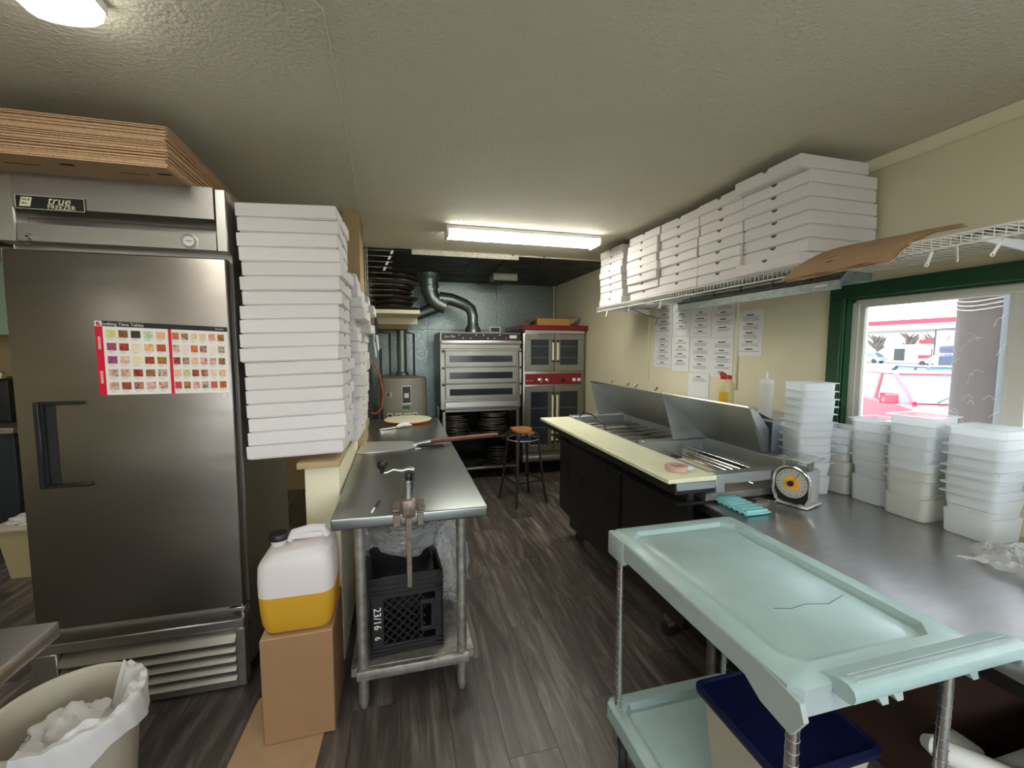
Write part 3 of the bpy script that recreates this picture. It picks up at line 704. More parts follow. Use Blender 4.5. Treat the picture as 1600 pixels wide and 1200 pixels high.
MB().box(.038, .048, 1.685, 1.70, .935, .965, .002, 1).build('blade', 'black', co)
MB().tube([(.048, 1.70, .975), (.026, 1.70, .982), (.0, 1.70, .975), (-.03, 1.70, .982), (-.055, 1.70, .972), (-.072, 1.70, .972)], [.007, .010, .008, .006, .006, .007], 10).build('crank', 'alum', co)
MB().lathe([(0, .972), (.009, .972), (.009, .985), (.017, .992), (.021, 1.005), (.018, 1.018), (0, 1.024)], (-.072, 1.70, 0), 18).build('knob', 'black', co)
# pen
pn = thing('marker_pen', 'thin black and white pen lying on the steel table', 'pen', (-.104, 1.768, .8175), rz=math.radians(80))
MB().tube([(-.07, 0, 0), (-.064, 0, 0), (.03, 0, 0)], [.0015, .0045, .0045], 8).build('barrel', 'white', pn, local=True)
MB().tube([(-.02, 0, 0), (.06, 0, 0), (.068, 0, 0)], [.0053, .0053, .003], 8).build('cap', 'black', pn, local=True)
# pizza peel
pe = thing('pizza_peel', 'aluminium pizza peel with a long brown wooden handle across the table', 'pizza peel', (.0, 2.87, TZ+.001))
def pp(x, y, z=TZ+.0025): return V(x, y, z)
pts = [pp(-.262, 2.72), pp(-.20, 2.715), pp(.03, 2.75), pp(.085, 2.80), pp(.10, 2.84), pp(.10, 2.90), pp(.08, 2.98), pp(.04, 3.01), pp(-.15, 3.04), pp(-.25, 3.035)]
MB().poly(pts, d=(0, 0, .003)).build('blade', mat('peel_aluminium', (.80, .81, .78), .42, metal=.9), pe)
MB().tube([(.08, 2.862, TZ+.006), (.13, 2.868, TZ+.016), (.21, 2.876, TZ+.024)], [.012, .012, .014], 10).build('socket', 'alum', pe)
MB().tube([(.19, 2.874, TZ+.023), (.60, 2.93, TZ+.030), (.665, 2.94, TZ+.031)], [.015, .0165, .014], 12).build('handle', 'handlew', pe)
ts = thing('dough_scraper', 'dark handled scraper lying beside the peel socket', 'scraper', (.2, 2.79, TZ+.001))
MB().tube([(.11, 2.80, TZ+.008), (.15, 2.795, TZ+.012), (.27, 2.79, TZ+.012)], [.006, .010, .009], 8).build('handle', 'black', ts)
MB().box(.085, .125, 2.775, 2.815, TZ+.001, TZ+.003).build('blade', 'alum', ts)
dk = thing('round_board', 'round cream board with a reddish edge at the table end', 'board', (.065, 3.88, TZ+.001))
MB().lathe([(0, .001), (.196, .001), (.205, .006), (.205, .018)], (.065, 3.88, TZ), 40).build('rim', 'orange', dk)
MB().lathe([(.205, .018), (.203, .022), (0, .023)], (.065, 3.88, TZ), 40).build('board_face', 'cream', dk)
kb = thing('whisk_brush', 'small white handled utensil lying in front of the round board', 'utensil', (.03, 3.57, TZ+.001))
MB().tube([(-.16, 3.48, TZ+.006), (-.02, 3.55, TZ+.010)], .004, 6).build('shaft', 'alum', kb)
MB().tube([(-.03, 3.545, TZ+.012), (.0, 3.56, TZ+.022), (.05, 3.585, TZ+.022), (.09, 3.60, TZ+.010)], [.010, .018, .018, .006], 10).build('grip', 'white', kb)
# crate with lattice side
cr_ = thing('milk_crate', 'black plastic milk crate lying on its side under the table', 'crate', (.005, 1.925, .174), rz=math.radians(3))
W2, D2, H2 = .150, .150, .30
def lat(name, fn, u0, u1, v0, v1, hole=None):
    pass
cb_ = MB()
# front face frame (local y=-D2)
f0 = -D2
cb_.box(-W2, -W2+.055, f0, f0+.012, 0, H2+.04, .002, 1); cb_.box(W2-.035, W2, f0, f0+.012, 0, H2+.04, .002, 1)
cb_.box(-W2, W2, f0, f0+.012, 0, .045, .002, 1); cb_.box(-W2, W2, f0, f0+.012, .245, .34, .002, 1)
cb_.box(-W2, -W2+.012, f0, D2, 0, .34, .002, 1); cb_.box(W2-.012, W2, f0, D2, 0, .34, .002, 1); cb_.box(-W2, W2, D2-.012, D2, 0, .34, .002, 1); cb_.box(-W2, W2, f0, D2, 0, .012)
for zz in (.012, .03, .262, .28, .30): cb_.box(-W2-.003, W2+.003, f0-.004, f0+.002, zz, zz+.005)
for q in range(9): cb_.box(W2-.10+q*.011, W2-.096+q*.011, f0-.003, f0+.001, .285, .335)
cb_.build('shell', 'black', cr_, local=True)
lt = MB()
sp = .036
import itertools
def clipseg(a, b_, xmin, xmax, zmin, zmax):
    t0, t1 = 0., 1.; dx, dz = b_[0]-a[0], b_[1]-a[1]
    for p, q in ((-dx, a[0]-xmin), (dx, xmax-a[0]), (-dz, a[1]-zmin), (dz, zmax-a[1])):
        if abs(p) < 1e-9:
            if q < 0: return None
        else:
            r_ = q/p
            if p < 0: t0 = max(t0, r_)
            else: t1 = min(t1, r_)
    if t0 >= t1: return None
    return ((a[0]+t0*dx, a[1]+t0*dz), (a[0]+t1*dx, a[1]+t1*dz))
for k in range(-12, 14):
    for sgn in (1, -1):
        s_ = clipseg((-.3, .145+k*sp-sgn*.3), (.3, .145+k*sp+sgn*.3), -.095, .075, .045, .245)
        if s_: lt.tube([(s_[0][0], f0+.006, s_[0][1]), (s_[1][0], f0+.006, s_[1][1])], .0032, 4)
lt.build('lattice', 'black', cr_, local=True)
hd = MB(); hd.box(.052, .062, f0-.001, f0+.012, .085, .205, .003, 1); hd.box(.098, .118, f0-.001, f0+.012, .085, .205, .003, 1); hd.box(.052, .118, f0-.001, f0+.012, .195, .215, .003, 1); hd.box(.052, .118, f0-.001, f0+.012, .075, .095, .003, 1); hd.build('hand_hole_rim', 'black', cr_, local=True)
textmesh('crate_number', '23/16', .042, 'label', cr_, frame((-W2+.028, f0-.006, .170), (0, 0, -1), (1, 0, 0)))
textmesh('crate_number', '6', .034, 'label', cr_, frame((-W2+.028, f0-.006, .085), (0, 0, -1), (1, 0, 0)))
# bags under the table
def blob(c, r, sx, sy, sz, seed, amp=.18, nu=26, nv=18, freq=3.):
    rnd = random.Random(seed); ph = [rnd.uniform(0, 6) for _ in range(9)]
    mb = MB()
    def fn(a, th, c=Vector(c)):
        d = V(math.sin(th)*math.cos(a), math.sin(th)*math.sin(a), math.cos(th))
        k = 1+amp*(math.sin(freq*d.x*2+ph[0]+2*math.sin(5*d.z+ph[3]))*.5+math.sin(freq*3*d.y+ph[1]+3*d.x)*.35+math.sin(freq*5*d.z+ph[2]+4*d.y)*.25+.2*math.sin(freq*9*d.x+ph[4])*math.sin(freq*8*d.z+ph[5]))
        return c+V(d.x*sx, d.y*sy, d.z*sz)*k*r
    rings = []
    top = mb.bm.verts.new(fn(0, 0.001)); bot = mb.bm.verts.new(fn(0, PI-.001))
    for i in range(1, nv): rings.append([mb.bm.verts.new(fn(2*PI*j/nu, PI*i/nv)) for j in range(nu)])
    for j in range(nu):
        mb.bm.faces.new((top, rings[0][j], rings[0][(j+1) % nu])); mb.bm.faces.new((bot, rings[-1][(j+1) % nu], rings[-1][j]))
        for A, C_ in zip(rings, rings[1:]): mb.bm.faces.new((A[j], C_[j], C_[(j+1) % nu], A[(j+1) % nu]))
    return mb
tag(blob((.01, 1.99, .63), 1, .155, .16, .125, 3, .10, 40, 28, 2.2).build('plastic_bag', 'bag'), 'clear plastic bag of trays bulging from the top of the crate', 'bag')
tag(blob((.215, 2.10, .42), 1, .10, .15, .22, 5, .16, 40, 30, 3).build('plastic_bag', 'bag'), 'crumpled clear plastic bag right of the black crate', 'bag')
tag(blob((-.15, 2.13, .57), 1, .08, .10, .12, 9, .12, 30, 22, 2).build('plastic_bag', 'bag'), 'clear plastic bag left of the crate behind the table leg', 'bag')
pk = thing('foil_tray_stack', 'pale nested foil trays inside the plastic bag over the crate', 'trays', (.01, 1.99, .56))
for q in range(4):
    MB().lathe([(.075, 0), (.10, .028), (.112, .03), (.112, .034), (.098, .034), (.073, .004), (0, .004), (0, 0), (.075, 0)], (.01, 1.99, .57+q*.022), 24).build('tray', 'alum', pk)

# ================================================================== CARTON + JUG + FLOOR CARD
bx = thing('carton', 'plain brown cardboard carton standing under the yellow oil jug', 'box', (-.385, 1.79, 0), rz=math.radians(1))
B(-.122, .122, -.155, .155, .0045, .405, .003, 1).build('carton_walls', mat('carton_board', '94714F', .8, noise=.08, nscale=14), bx, local=True)
B(-.120, .120, -.153, -.002, .405, .409, .001, 1).build('flap', 'card', bx, local=True); B(-.120, .120, .002, .153, .405, .409, .001, 1).build('flap', 'card', bx, local=True)
jx, jy, jz = -.382, 1.745, .4095
jg = thing('oil_jug', 'translucent plastic jug half full of yellow oil on the carton', 'jug', (jx, jy, jz))
def rr_loop(wx, wy, z, r=.045, n=5, dx=0, dy=0, zs=0):
    out = []
    for cx_, cy_, a0 in ((wx-r, wy-r, 0), (-wx+r, wy-r, PI/2), (-wx+r, -wy+r, PI), (wx-r, -wy+r, 1.5*PI)):
        for k in range(n+1):
            a = a0+PI/2*k/n; px_, py_ = cx_+r*math.cos(a), cy_+r*math.sin(a)
            out.append(V(jx+px_+dx, jy+py_+dy, jz+z+zs*px_))
    return out
LV = .150
ol = [(.085, .075, .001, .03), (.112, .098, .012, .04), (.122, .108, .04, .045), (.126, .112, .09, .045), (.129, .114, LV, .045)]
MB().loft([rr_loop(a, c, z, r) for a, c, z, r in ol], True, True).build('oil', 'oil', jg)
ul_ = [(.129, .114, LV+.0005, .045), (.130, .114, .20, .045), (.127, .112, .255, .045), (.120, .106, .285, .045), (.100, .095, .305, .05), (.092, .088, .312, .05)]
MB().loft([rr_loop(a, c, z, r, zs=(.0 if i < 3 else .12)) for i, (a, c, z, r) in enumerate(ul_)], False, True).build('upper_shell', 'jug', jg)
MB().tube([(jx-.035, jy, jz+.312), (jx-.02, jy, jz+.340), (jx+.04, jy, jz+.352), (jx+.085, jy, jz+.350), (jx+.098, jy, jz+.32)], [.014, .016, .017, .017, .016], 12).build('handle', 'jug', jg)
MB().box(jx-.03, jx+.085, jy-.016, jy+.016, jz+.318, jz+.342, .008, 2).build('handle_web', 'jug', jg)
MB().lathe([(.026, 0), (.026, .018), (.03, .02), (.03, .026)], (jx-.072, jy, jz+.298), 20).build('neck', 'jug', jg)
MB().lathe([(0, .0), (.033, .0), (.034, .004), (.034, .020), (.031, .024), (0, .024)], (jx-.072, jy, jz+.323), 28).build('cap', 'black', jg)
fc = MB(); fc.grid(lambda u, v: V(-.625+.30*u+.035*v, 1.22+.66*v, .0035), 8, 6, .003)
tag(fc.build('cardboard_sheet', 'card'), 'flattened brown cardboard sheet on the floor before the carton', 'cardboard')

# ================================================================== BIN, NEAR TABLE, LEFT ROOM
bn = thing('waste_bin', 'round cream waste bin with a white liner in the left foreground', 'bin', (-.965, 1.47, 0))
bc = (-.965, 1.47, 0)
MB().lathe([(0, .004), (.135, .004), (.165, .37), (.178, .385), (.181, .40), (.176, .408), (.166, .403), (.160, .37), (.130, .012), (0, .012)], bc, 40).build('bin_body', 'tub', bn)
MB().box(-.185, -.10, -.003, .003, -.018, .018, .002, 1, None) if False else None
a0 = math.radians(-138)
MB().grid(lambda u, v: V(bc[0]+.163*math.cos(a0+u*.4), bc[1]+.163*math.sin(a0+u*.4), .318+v*.035), 8, 1, .001).build('green_label', 'greenl', bn)
rb = random.Random(11)
def liner(u, v):
    a = -1.62+u*2.75; fold = .003*math.sin(u*23+v*5)+.003*math.sin(u*61+v*9)
    if v < .35: r, z = .184+fold*.5, .345+.065*(v/.35)+(.03*math.sin(u*7)-.13*math.exp(-((u-.12)*5)**2))*(1-v/.35)
    elif v < .5: r, z = .186-(v-.35)/.15*.03, .413+fold
    else: r, z = .156-(v-.5)*.16+fold*1.5, .413-(v-.5)*.45+.02*math.sin(u*17+v*6)
    return V(bc[0]+r*math.cos(a), bc[1]+r*math.sin(a), z)
MB().grid(liner, 70, 24, .0008).build('liner', 'bagw', bn)
tag(blob((-.96, 1.47, .31), 1, .10, .095, .065, 21, .22, 44, 30, 3.2).build('crumpled_bag', 'bagw'), 'crumpled white plastic bag thrown inside the round waste bin', 'bag')
nt_ = thing('side_table', 'corner of a steel table in the left foreground above the bin', 'table', (-1.2, .8, 0))
B(-1.75, -.80, .10, 1.222, .762, .800, .004, 2).build('tabletop', 'csteel', nt_)
for (lx, ly) in ((-1.68, .18), (-1.68, 1.15), (-.88, .18), (-1.25, 1.15)): MB().tube([(lx, ly, 0), (lx, ly, .765)], .02, 12).build('leg', 'gsteel', nt_)
# far left kitchen behind the freezer
lc = thing('counter_cabinet', 'dark blue-grey service counter seen left of the freezer', 'cabinet', (-3.5, 4.2, 0))
B(-4.25, -2.62, 3.75, 4.70, .03, .86, .004, 1).build('cabinet_body', 'blue', lc); B(-4.28, -2.6, 3.72, 4.72, .86, .90, .004, 1).build('worktop', 'steel', lc)
em = thing('coffee_machine', 'black and chrome machine on the far left counter', 'coffee machine', (-3.25, 4.2, .90))
B(-3.5, -2.8, 4.0, 4.5, .905, 1.22, .01, 2).build('machine_body', 'black', em); B(-3.5, -2.8, 3.96, 4.0, 1.23, 1.28, .005, 1).build('top_rail', 'chrome', em)
MB().lathe([(0, 0), (.05, 0), (.06, .05), (.05, .10), (.03, .11), (0, .11)], (-3.08, 3.93, .905), 16).build('carafe', 'ovenglass', em)
B(-3.3, -2.9, 3.95, 4.0, 1.05, 1.09, .004, 1).build('drip_rail', 'chrome', em)
cb2 = thing('wall_cabinet', 'pale green wall cabinet in the far left room', 'cabinet', (-3.4, 4.6, 1.55))
B(-3.62, -2.85, 4.45, 4.74, 1.56, 2.15, .004, 1).build('cabinet_body', mat('pale_green_laminate', '9DB09A', .5), cb2); B(-3.235, -3.225, 4.447, 4.452, 1.57, 2.14).build('door_gap', 'void', cb2)
cu_ = thing('paper_cup_stack', 'white paper cups on the far left machine', 'cups', (-3.1, 4.2, 1.24))
for q in range(3): MB().lathe([(0, 0), (.03, 0), (.038, .09), (.041, .092), (.036, .092)], (-3.12, 4.15, 1.285+q*.03), 16).build('cup', 'white', cu_)
tb2 = thing('swing_bin', 'beige rectangular waste bin by the dark counter at far left', 'bin', (-2.5, 3.45, 0))
MB().loft([[V(-2.40, 3.32, .0), V(-2.22, 3.32, .0), V(-2.22, 3.52, .0), V(-2.40, 3.52, .0)], [V(-2.44, 3.30, .31), V(-2.18, 3.30, .31), V(-2.18, 3.54, .31), V(-2.44, 3.54, .31)]]).build('bin_body', mat('beige_plastic', 'A79A72', .6), tb2)
MB().box(-2.48, -2.16, 3.28, 3.56, .31, .34, .012, 2).build('bin_rim', 'tub', tb2)
blob((-2.31, 3.42, .35), 1, .12, .11, .03, 4, .3).build('liner', 'bagw', tb2)

# ================================================================== ALCOVE LEFT: rack, pans, heater, knives
rk = thing('wire_rack', 'black hanging wire rack at the ceiling beyond the box stacks', 'rack', (-.14, 3.75, 1.84))
mb = MB()
for q in range(9): mb.tube([(-.25, 3.72, 2.25-q*.045), (-.04, 3.72, 2.25-q*.045)], .0025, 5)
mb.build('cross_wires', 'chrome', rk)
mb = MB(); mb.tube([(-.25, 3.70, 2.30), (-.25, 3.70, 1.86)], .004, 6); mb.tube([(-.235, 3.70, 2.28), (-.235, 3.70, 1.86)], .003, 6); mb.tube([(-.25, 3.72, 2.27), (-.03, 3.72, 2.27)], .003, 6); mb.build('frame', 'gsteel', rk)
lb = MB()
for q in range(4): lb.poly([V(-.045-q*.02, 3.70, 2.25-q*.045), V(-.025-q*.02, 3.70, 2.25-q*.045), V(-.037-q*.02, 3.70, 2.22-q*.045), V(-.057-q*.02, 3.70, 2.22-q*.045)], d=(0, .002, 0))
lb.build('price_tags', 'label', rk)
sh = thing('alcove_shelf', 'cream wooden shelf under the stack of pizza pans', 'shelf', (0, 4.3, 1.79))
B(-.41, .19, 4.0, 4.6, 1.765, 1.80, .003, 1).build('shelf_board', 'wall', sh); B(-.41, -.38, 4.0, 4.6, 1.60, 1.765).build('bracket', 'wall', sh); B(-.41, .19, 4.55, 4.60, 1.70, 1.765).build('cleat', 'wall', sh)
for q in range(8):
    zz = 1.815+q*.047; xx = -.05+[.03, .0, .025, -.01, .0, .03, .05, .04][q]; rad = [.21, .20, .215, .19, .20, .215, .22, .21][q]
    nm = ordl(q, 8)
    o = MB().lathe([(0, .0), (rad*.9, .0), (rad, .018), (rad+.004, .020), (rad+.002, .024), (rad*.9, .006), (0, .006)], (xx, 4.28, zz), 40).build('pizza_pan', 'brush' if q != 5 else 'panm')
    tag(o, 'dark round pizza pan, %s, alcove shelf pile' % nm, 'pan', 'pizza pans on the alcove shelf')
    MB().lathe([(rad*.6, -.0005), (rad*.6+.012, -.0005), (rad*.6+.012, -.022), (rad*.6, -.022), (rad*.6, -.0005)], (xx, 4.28, zz), 24).build('spacer_ring', 'brush', o)
wh = thing('water_heater', 'beige cylindrical water heater with warning labels behind the table', 'water heater', (.03, 4.95, 0))
MB().lathe([(0, .02), (.262, .02), (.268, .03), (.268, 1.10), (.255, 1.135), (.10, 1.155), (0, 1.155)], (.03, 4.95, 0), 48).build('tank', 'tank', wh)
MB().lathe([(.062, 1.15), (.075, 1.16), (.062, 1.19), (.052, 1.20), (.052, 1.66), (0, 1.66)], (.03, 4.95, 0), 20).build('flue', 'galv', wh)
for xx in (-.10, .16):
    MB().tube([(xx, 4.95, 1.12), (xx, 4.95, 1.62), (xx+(-.14 if xx < 0 else -.10), 4.96, 1.64)] if xx < 0 else [(xx, 4.95, 1.12), (xx, 4.95, 1.62), (xx-.10, 4.98, 1.635)], .012, 8).build('water_pipe', 'darkceil', wh)
def cyl_patch(name, a0, a1, z0, z1, m, par, r=.2695):
    return MB().grid(lambda u, v: V(.03+r*math.cos(a0+(a1-a0)*u), 4.95+r*math.sin(a0+(a1-a0)*u), z0+(z1-z0)*v), 10, 1).build(name, m, par, smooth=True)
D = math.radians
l1 = cyl_patch('brand_label', D(-92), D(-72), .86, 1.06, 'label', wh); cyl_patch('label_print', D(-91), D(-73), .875, 1.05, 'ink', l1, .2702); cyl_patch('label_emblem', D(-87), D(-77), .93, .98, 'label', l1, .2708)
cyl_patch('green_label', D(-91), D(-75), .81, .845, 'greenl', wh)
l2 = MB().lathe([(0, 0), (.042, 0), (.042, .001), (0, .001)], (-.115, 4.728, .965), 20, Matrix.Rotation(PI/2, 4, 'X')@Matrix.Rotation(D(-34), 4, 'Y')).build('round_sticker', 'label', wh)
MB().box(-.14, -.09, 4.722, 4.727, .955, .975, 0).build('sticker_print', 'ink', l2)
for a in (-128, -108, -88, -70): 
    q = cyl_patch('warning_label', D(a), D(a+15), .62, .77, 'label', wh); cyl_patch('warning_print', D(a+3), D(a+12), .73, .75, 'ink', q, .2705)
hb_ = thing('vent_hood_box', 'tan duct box above the water heater flue', 'duct', (.0, 4.95, 1.66)); B(-.36, .10, 4.75, 5.25, 1.66, 1.80, .004, 1).build('box', 'gwall', hb_); B(.06, .095, 4.745, 4.75, 1.755, 1.775).build('yellow_sticker', 'stick', hb_); pass
for i, (xx, zz, c) in enumerate(((-.188, 1.66, 'handle left of the other'), (-.215, 1.60, 'pale blade'))):
    k_ = thing('hanging_knife', ['knife with a dark blue handle hanging on the alcove wall', 'slim utensil hanging behind the blue-handled knife'][i], 'knife', (xx, 3.9+i*.12, zz), group='utensils hanging in the alcove')
    MB().tube([(xx, 3.9+i*.12, zz+.05), (xx, 3.9+i*.12, 1.75), (xx, 4.02+i*.12, 1.767)], .003, 5).build('hanging_hook', 'gsteel', k_)
    MB().tube([(xx, 3.9+i*.12, zz+.06), (xx+.002, 3.9+i*.12, zz), (xx+.004, 3.9+i*.12, zz-.09)], [.010, .014, .012], 8).build('handle', mat('navy_handle', '1B1D3C', .4) if i == 0 else 'alum', k_)
    MB().poly([V(xx-.004, 3.9+i*.12, zz-.09), V(xx+.014, 3.9+i*.12, zz-.09), V(xx+.024, 3.9+i*.12, zz-.21), V(xx+.014, 3.9+i*.12, zz-.235)], d=(0, .002, 0)).build('blade', 'bsteel', k_)
tag(MB().tube([(-.27, 4.0, 1.37), (-.22, 4.0, 1.33), (-.17, 4.0, 1.22), (-.145, 4.0, 1.05), (-.16, 4.0, .92), (-.21, 4.0, .87), (-.25, 4.0, .88)], .006, 8).build('red_hose', 'orange'), 'thin orange-red hose looping down the alcove wall', 'hose')
tag(B(-.29, -.24, 4.06, 4.11, .0, 1.30, .004, 1).build('upright_bar', 'black'), 'tall black upright bar at the end of the half wall', 'bar')
tag(B(-.19, -.165, 4.40, 4.43, .0, 1.45, .004, 1).build('upright_bar', 'black'), 'slim black upright bar beside the water heater', 'bar')

# ducting
du = thing('exhaust_duct', 'galvanised round exhaust duct dropping from the dark ceiling to the oven', 'duct', (.8, 5.0, 1.64))
MB().lathe([(.125, 2.32), (.115, 2.25), (.105, 2.24), (.105, 2.17), (.098, 2.165), (.098, 2.10)], (.345, 5.05, 0), 28).build('collar', 'galv', du)
MB().tube([(.345, 5.05, 2.20), (.345, 5.05, 2.12), (.38, 5.05, 2.03), (.45, 5.05, 1.97), (.53, 5.05, 1.94)], [.095, .095, .093, .09, .088], 24).build('elbow', 'galv', du)
MB().tube([(.36, 5.05, 2.13), (.375, 5.05, 2.105)], .1, 24).build('elbow_joint', 'galv', du); MB().tube([(.455, 5.05, 1.975), (.475, 5.05, 1.965)], .097, 24).build('elbow_joint', 'galv', du)
MB().tube([(.46, 5.04, 2.03), (.60, 5.03, 2.02), (.74, 5.0, 1.965), (.81, 4.97, 1.91), (.83, 4.95, 1.83), (.83, 4.95, 1.66)], [.075, .07, .066, .064, .062, .06], 20).build('branch_pipe', 'galv', du)
MB().lathe([(.062, 1.75), (.066, 1.74), (.066, 1.72), (.09, 1.68), (.092, 1.63)], (.83, 4.95, 0), 24).build('flange', 'galv', du)
MB().tube([(.50, 5.06, 1.95), (.35, 5.1, 1.90), (.18, 5.14, 1.83), (.06, 5.10, 1.76)], .06, 18).build('left_branch', 'galv', du)
vn = thing('ceiling_vent', 'small speckled white vent box under the dark alcove ceiling', 'vent', (1.19, 4.95, 2.20))
B(1.04, 1.32, 4.78, 5.02, 2.225, 2.302, .008, 2).build('vent_body', mat('dusty_speckled_grille', 'C9C8B4', .8, noise=.7, nscale=140, bump=.6, bscale=150), vn)
B(1.06, 1.30, 4.80, 5.0, 2.215, 2.225, .002, 1).build('dusty_grille', 'darkceil', vn)

# ================================================================== DECK OVEN
ov = thing('deck_oven', 'three-deck stainless pizza oven on an open stand', 'oven', (.87, 4.95, 0))
ox0, ox1, oy, oyb = .417, 1.305, 4.57, 5.35
B(ox0, ox1, oy+.02, oyb, .80, 1.63, .004, 1).build('body', 'ovensteel', ov)
cp = B(ox0+.02, ox1-.005, oy-.006, oy+.02, 1.545, 1.618, .003, 1).build('control_panel', 'black', ov)
textmesh('panel_lettering', 'Just Max', .034, 'label', cp, frame((.52, oy-.0075, 1.582), (1, 0, 0), (0, 0, 1)), local=False, shear=.35)
rn = random.Random(5)
for q, xx in enumerate((.60, .62, .66, .69, .74, .80, .83, .88, .93, .96, 1.0, 1.06, 1.10)):
    MB().lathe([(0, .002), (.006, .002), (.007, 0)], (xx, oy-.006, 1.600 if q % 2 else 1.566), 8, rx).build('indicator', 'label' if q % 3 else 'redp', cp)
MB().lathe([(0, .012), (.012, .012), (.014, 0)], (1.13, oy-.006, 1.568), 14, rx).build('red_switch', 'red', cp); B(1.17, 1.25, oy-.009, oy-.006, 1.565, 1.600).build('rating_sticker', 'label', cp)
B(ox0+.01, ox1-.005, oy-.03, oy+.02, 1.505, 1.540, .004, 2).build('trim_rail', 'bsteel', ov)
B(ox0+.01, ox1-.01, oy-.002, oy+.02, 1.455, 1.50, .002, 1).build('front_strip', 'ovensteel', ov)
for q in range(3):
    zt = 1.432-q*.178
    d_ = B(ox0+.05, ox1-.06, oy-.022, oy+.018, zt-.168, zt, .004, 1).build('oven_door', 'ovensteel', ov)
    B(ox0+.095, ox1-.105, oy-.0235, oy-.0205, zt-.122, zt-.052).build('door_window', 'ovenglass', d_, smooth=False)
    for sx in (ox0+.03, ox1-.015): MB().lathe([(0, .03), (.012, .03), (.014, .02), (.008, .012), (.008, 0)], (sx, oy-.004, zt-.006), 12, rx).build('knob', 'black', ov)
B(ox0+.045, ox1-.055, oy-.035, oy+.018, 0.825, 0.888, .004, 1).build('lower_ledge', 'bsteel', ov)
B(ox1-.028, ox1-.004, oy-.028, oy-.004, .95, 1.45, .003, 1).build('side_bar', 'bsteel', ov)
# stand
for xx in (ox0+.02, ox1-.05):
    for yy in (oy+.02, oyb-.06): B(xx, xx+.032, yy, yy+.032, .0, .80, .002, 1).build('stand_leg', 'ovensteel', ov)
B(ox0+.02, ox1-.02, oy+.02, oyb, .77, .80, .003, 1).build('stand_top', 'ovensteel', ov)
B(ox0+.02, ox1-.02, oy+.02, oyb, .475, .492, .003, 1).build('stand_shelf', 'darkceil', ov); B(ox0+.02, ox1-.02, oy+.02, oyb, .125, .15, .003, 1).build('stand_shelf', 'ovensteel', ov)
B(ox0+.02, ox1-.02, oyb-.02, oyb, .15, .77).build('stand_back', 'void', ov)
for sx, w in ((.73, 0),): pass
def panpile(cx, cy, z0, n, rad, where, dz=.021, m_='panm'):
    for q in range(n):
        r_ = rad+random.uniform(-.006, .004)
        o = MB().lathe([(0, .0), (r_*.93, .0), (r_, .012), (r_+.004, .013), (r_+.003, .017), (r_*.92, .005), (0, .005)], (cx+random.uniform(-.008, .008), cy+random.uniform(-.01, .01), z0+q*dz), 30).build('pizza_pan', m_)
        o.rotation_euler = (random.uniform(-.03, .03), random.uniform(-.035, .035), 0)
        tag(o, 'round pan, %s, pile %s' % (ordl(q, n), where), 'pan', 'pizza pans '+where)
panpile(.60, 4.80, .497, 11, .155, 'at the left on the upper oven shelf'); panpile(1.02, 4.80, .497, 12, .175, 'at the right on the upper oven shelf')
panpile(.76, 4.76, .155, 2, .165, 'at the left on the bottom oven shelf', m_='brush'); panpile(1.08, 4.78, .155, 10, .15, 'at the right on the bottom oven shelf', m_='brush')
cf_ = thing('permit_frame', 'small framed card standing on top of the deck oven', 'frame', (1.07, 4.75, 1.632)); B(.99, 1.11, 4.75, 4.757, 1.632, 1.70, .002, 1).build('frame', 'label', cf_); B(1.0, 1.10, 4.747, 4.75, 1.642, 1.69).build('picture', 'blue', cf_)

# ================================================================== CONVECTION OVEN
cv = thing('convection_oven', 'double-stacked convection oven with red panels in the back corner', 'oven', (1.69, 4.95, 0))
c0, c1 = 1.325, 2.065
B(c0, c1, oy, oyb, .17, 1.66, .006, 2).build('body', 'ovensteel', cv)
MB().poly([V(c0-.02, oy-.03, 1.665), V(c1+.02, oy-.03, 1.665), V(c1+.02, oy-.03, 1.715), V(c0-.02, oy-.03, 1.715)], d=(0, .75, 0)).build('red_top', 'redp', cv)
B(c0-.015, c0+.02, oy-.02, oy+.4, 1.632, 1.664, .003, 1).build('side_cap', 'black', cv)
mb = B(c0+.01, c1-.01, oy-.006, oy, 1.625, 1.66, .002, 1); mb.build('front_strip', 'bsteel', cv)
def ovdoor(x0, x1, z0, z1, hx):
    t = .065
    d_ = MB().box(x0, x1, oy-.026, oy, z0, z0+t*1.1, .003, 1).box(x0, x1, oy-.026, oy, z1-t, z1, .003, 1).box(x0, x0+t, oy-.026, oy, z0+t, z1-t).box(x1-t, x1, oy-.026, oy, z0+t, z1-t).build('oven_door', 'ovensteel', cv)
    B(x0+t-.002, x1-t+.002, oy-.018, oy-.012, z0+t, z1-t).build('door_window', 'ovenglass', d_, smooth=False)
    for q in (.36, .66): B(x0+t+.01, x1-t-.01, oy-.020, oy-.0185, z0+(z1-z0)*q, z0+(z1-z0)*q+.006).build('rack_line', 'signgrey', d_)
    MB().tube([(hx, oy-.055, z0+.10), (hx, oy-.055, z1-.07)], .011, 10).build('door_handle', 'cream', d_)
    for zz in (z0+.11, z1-.08): MB().lathe([(.010, 0), (.010, .04), (.015, .042), (.015, .055), (0, .055)], (hx, oy-.02, zz), 10, rx).build('handle_mount', 'black', d_)
xm = (c0+c1)/2-.01
ovdoor(c0+.02, xm-.003, 1.205, 1.618, xm-.028); ovdoor(xm+.003, c1-.03, 1.205, 1.618, xm+.028)
ovdoor(c0+.02, xm-.003, .30, 1.035, xm-.028); ovdoor(xm+.003, c1-.03, .30, 1.035, xm+.028)
rp = B(c0+.025, c1-.045, oy-.012, oy, 1.055, 1.175, .003, 1).build('control_panel', 'redp', cv)
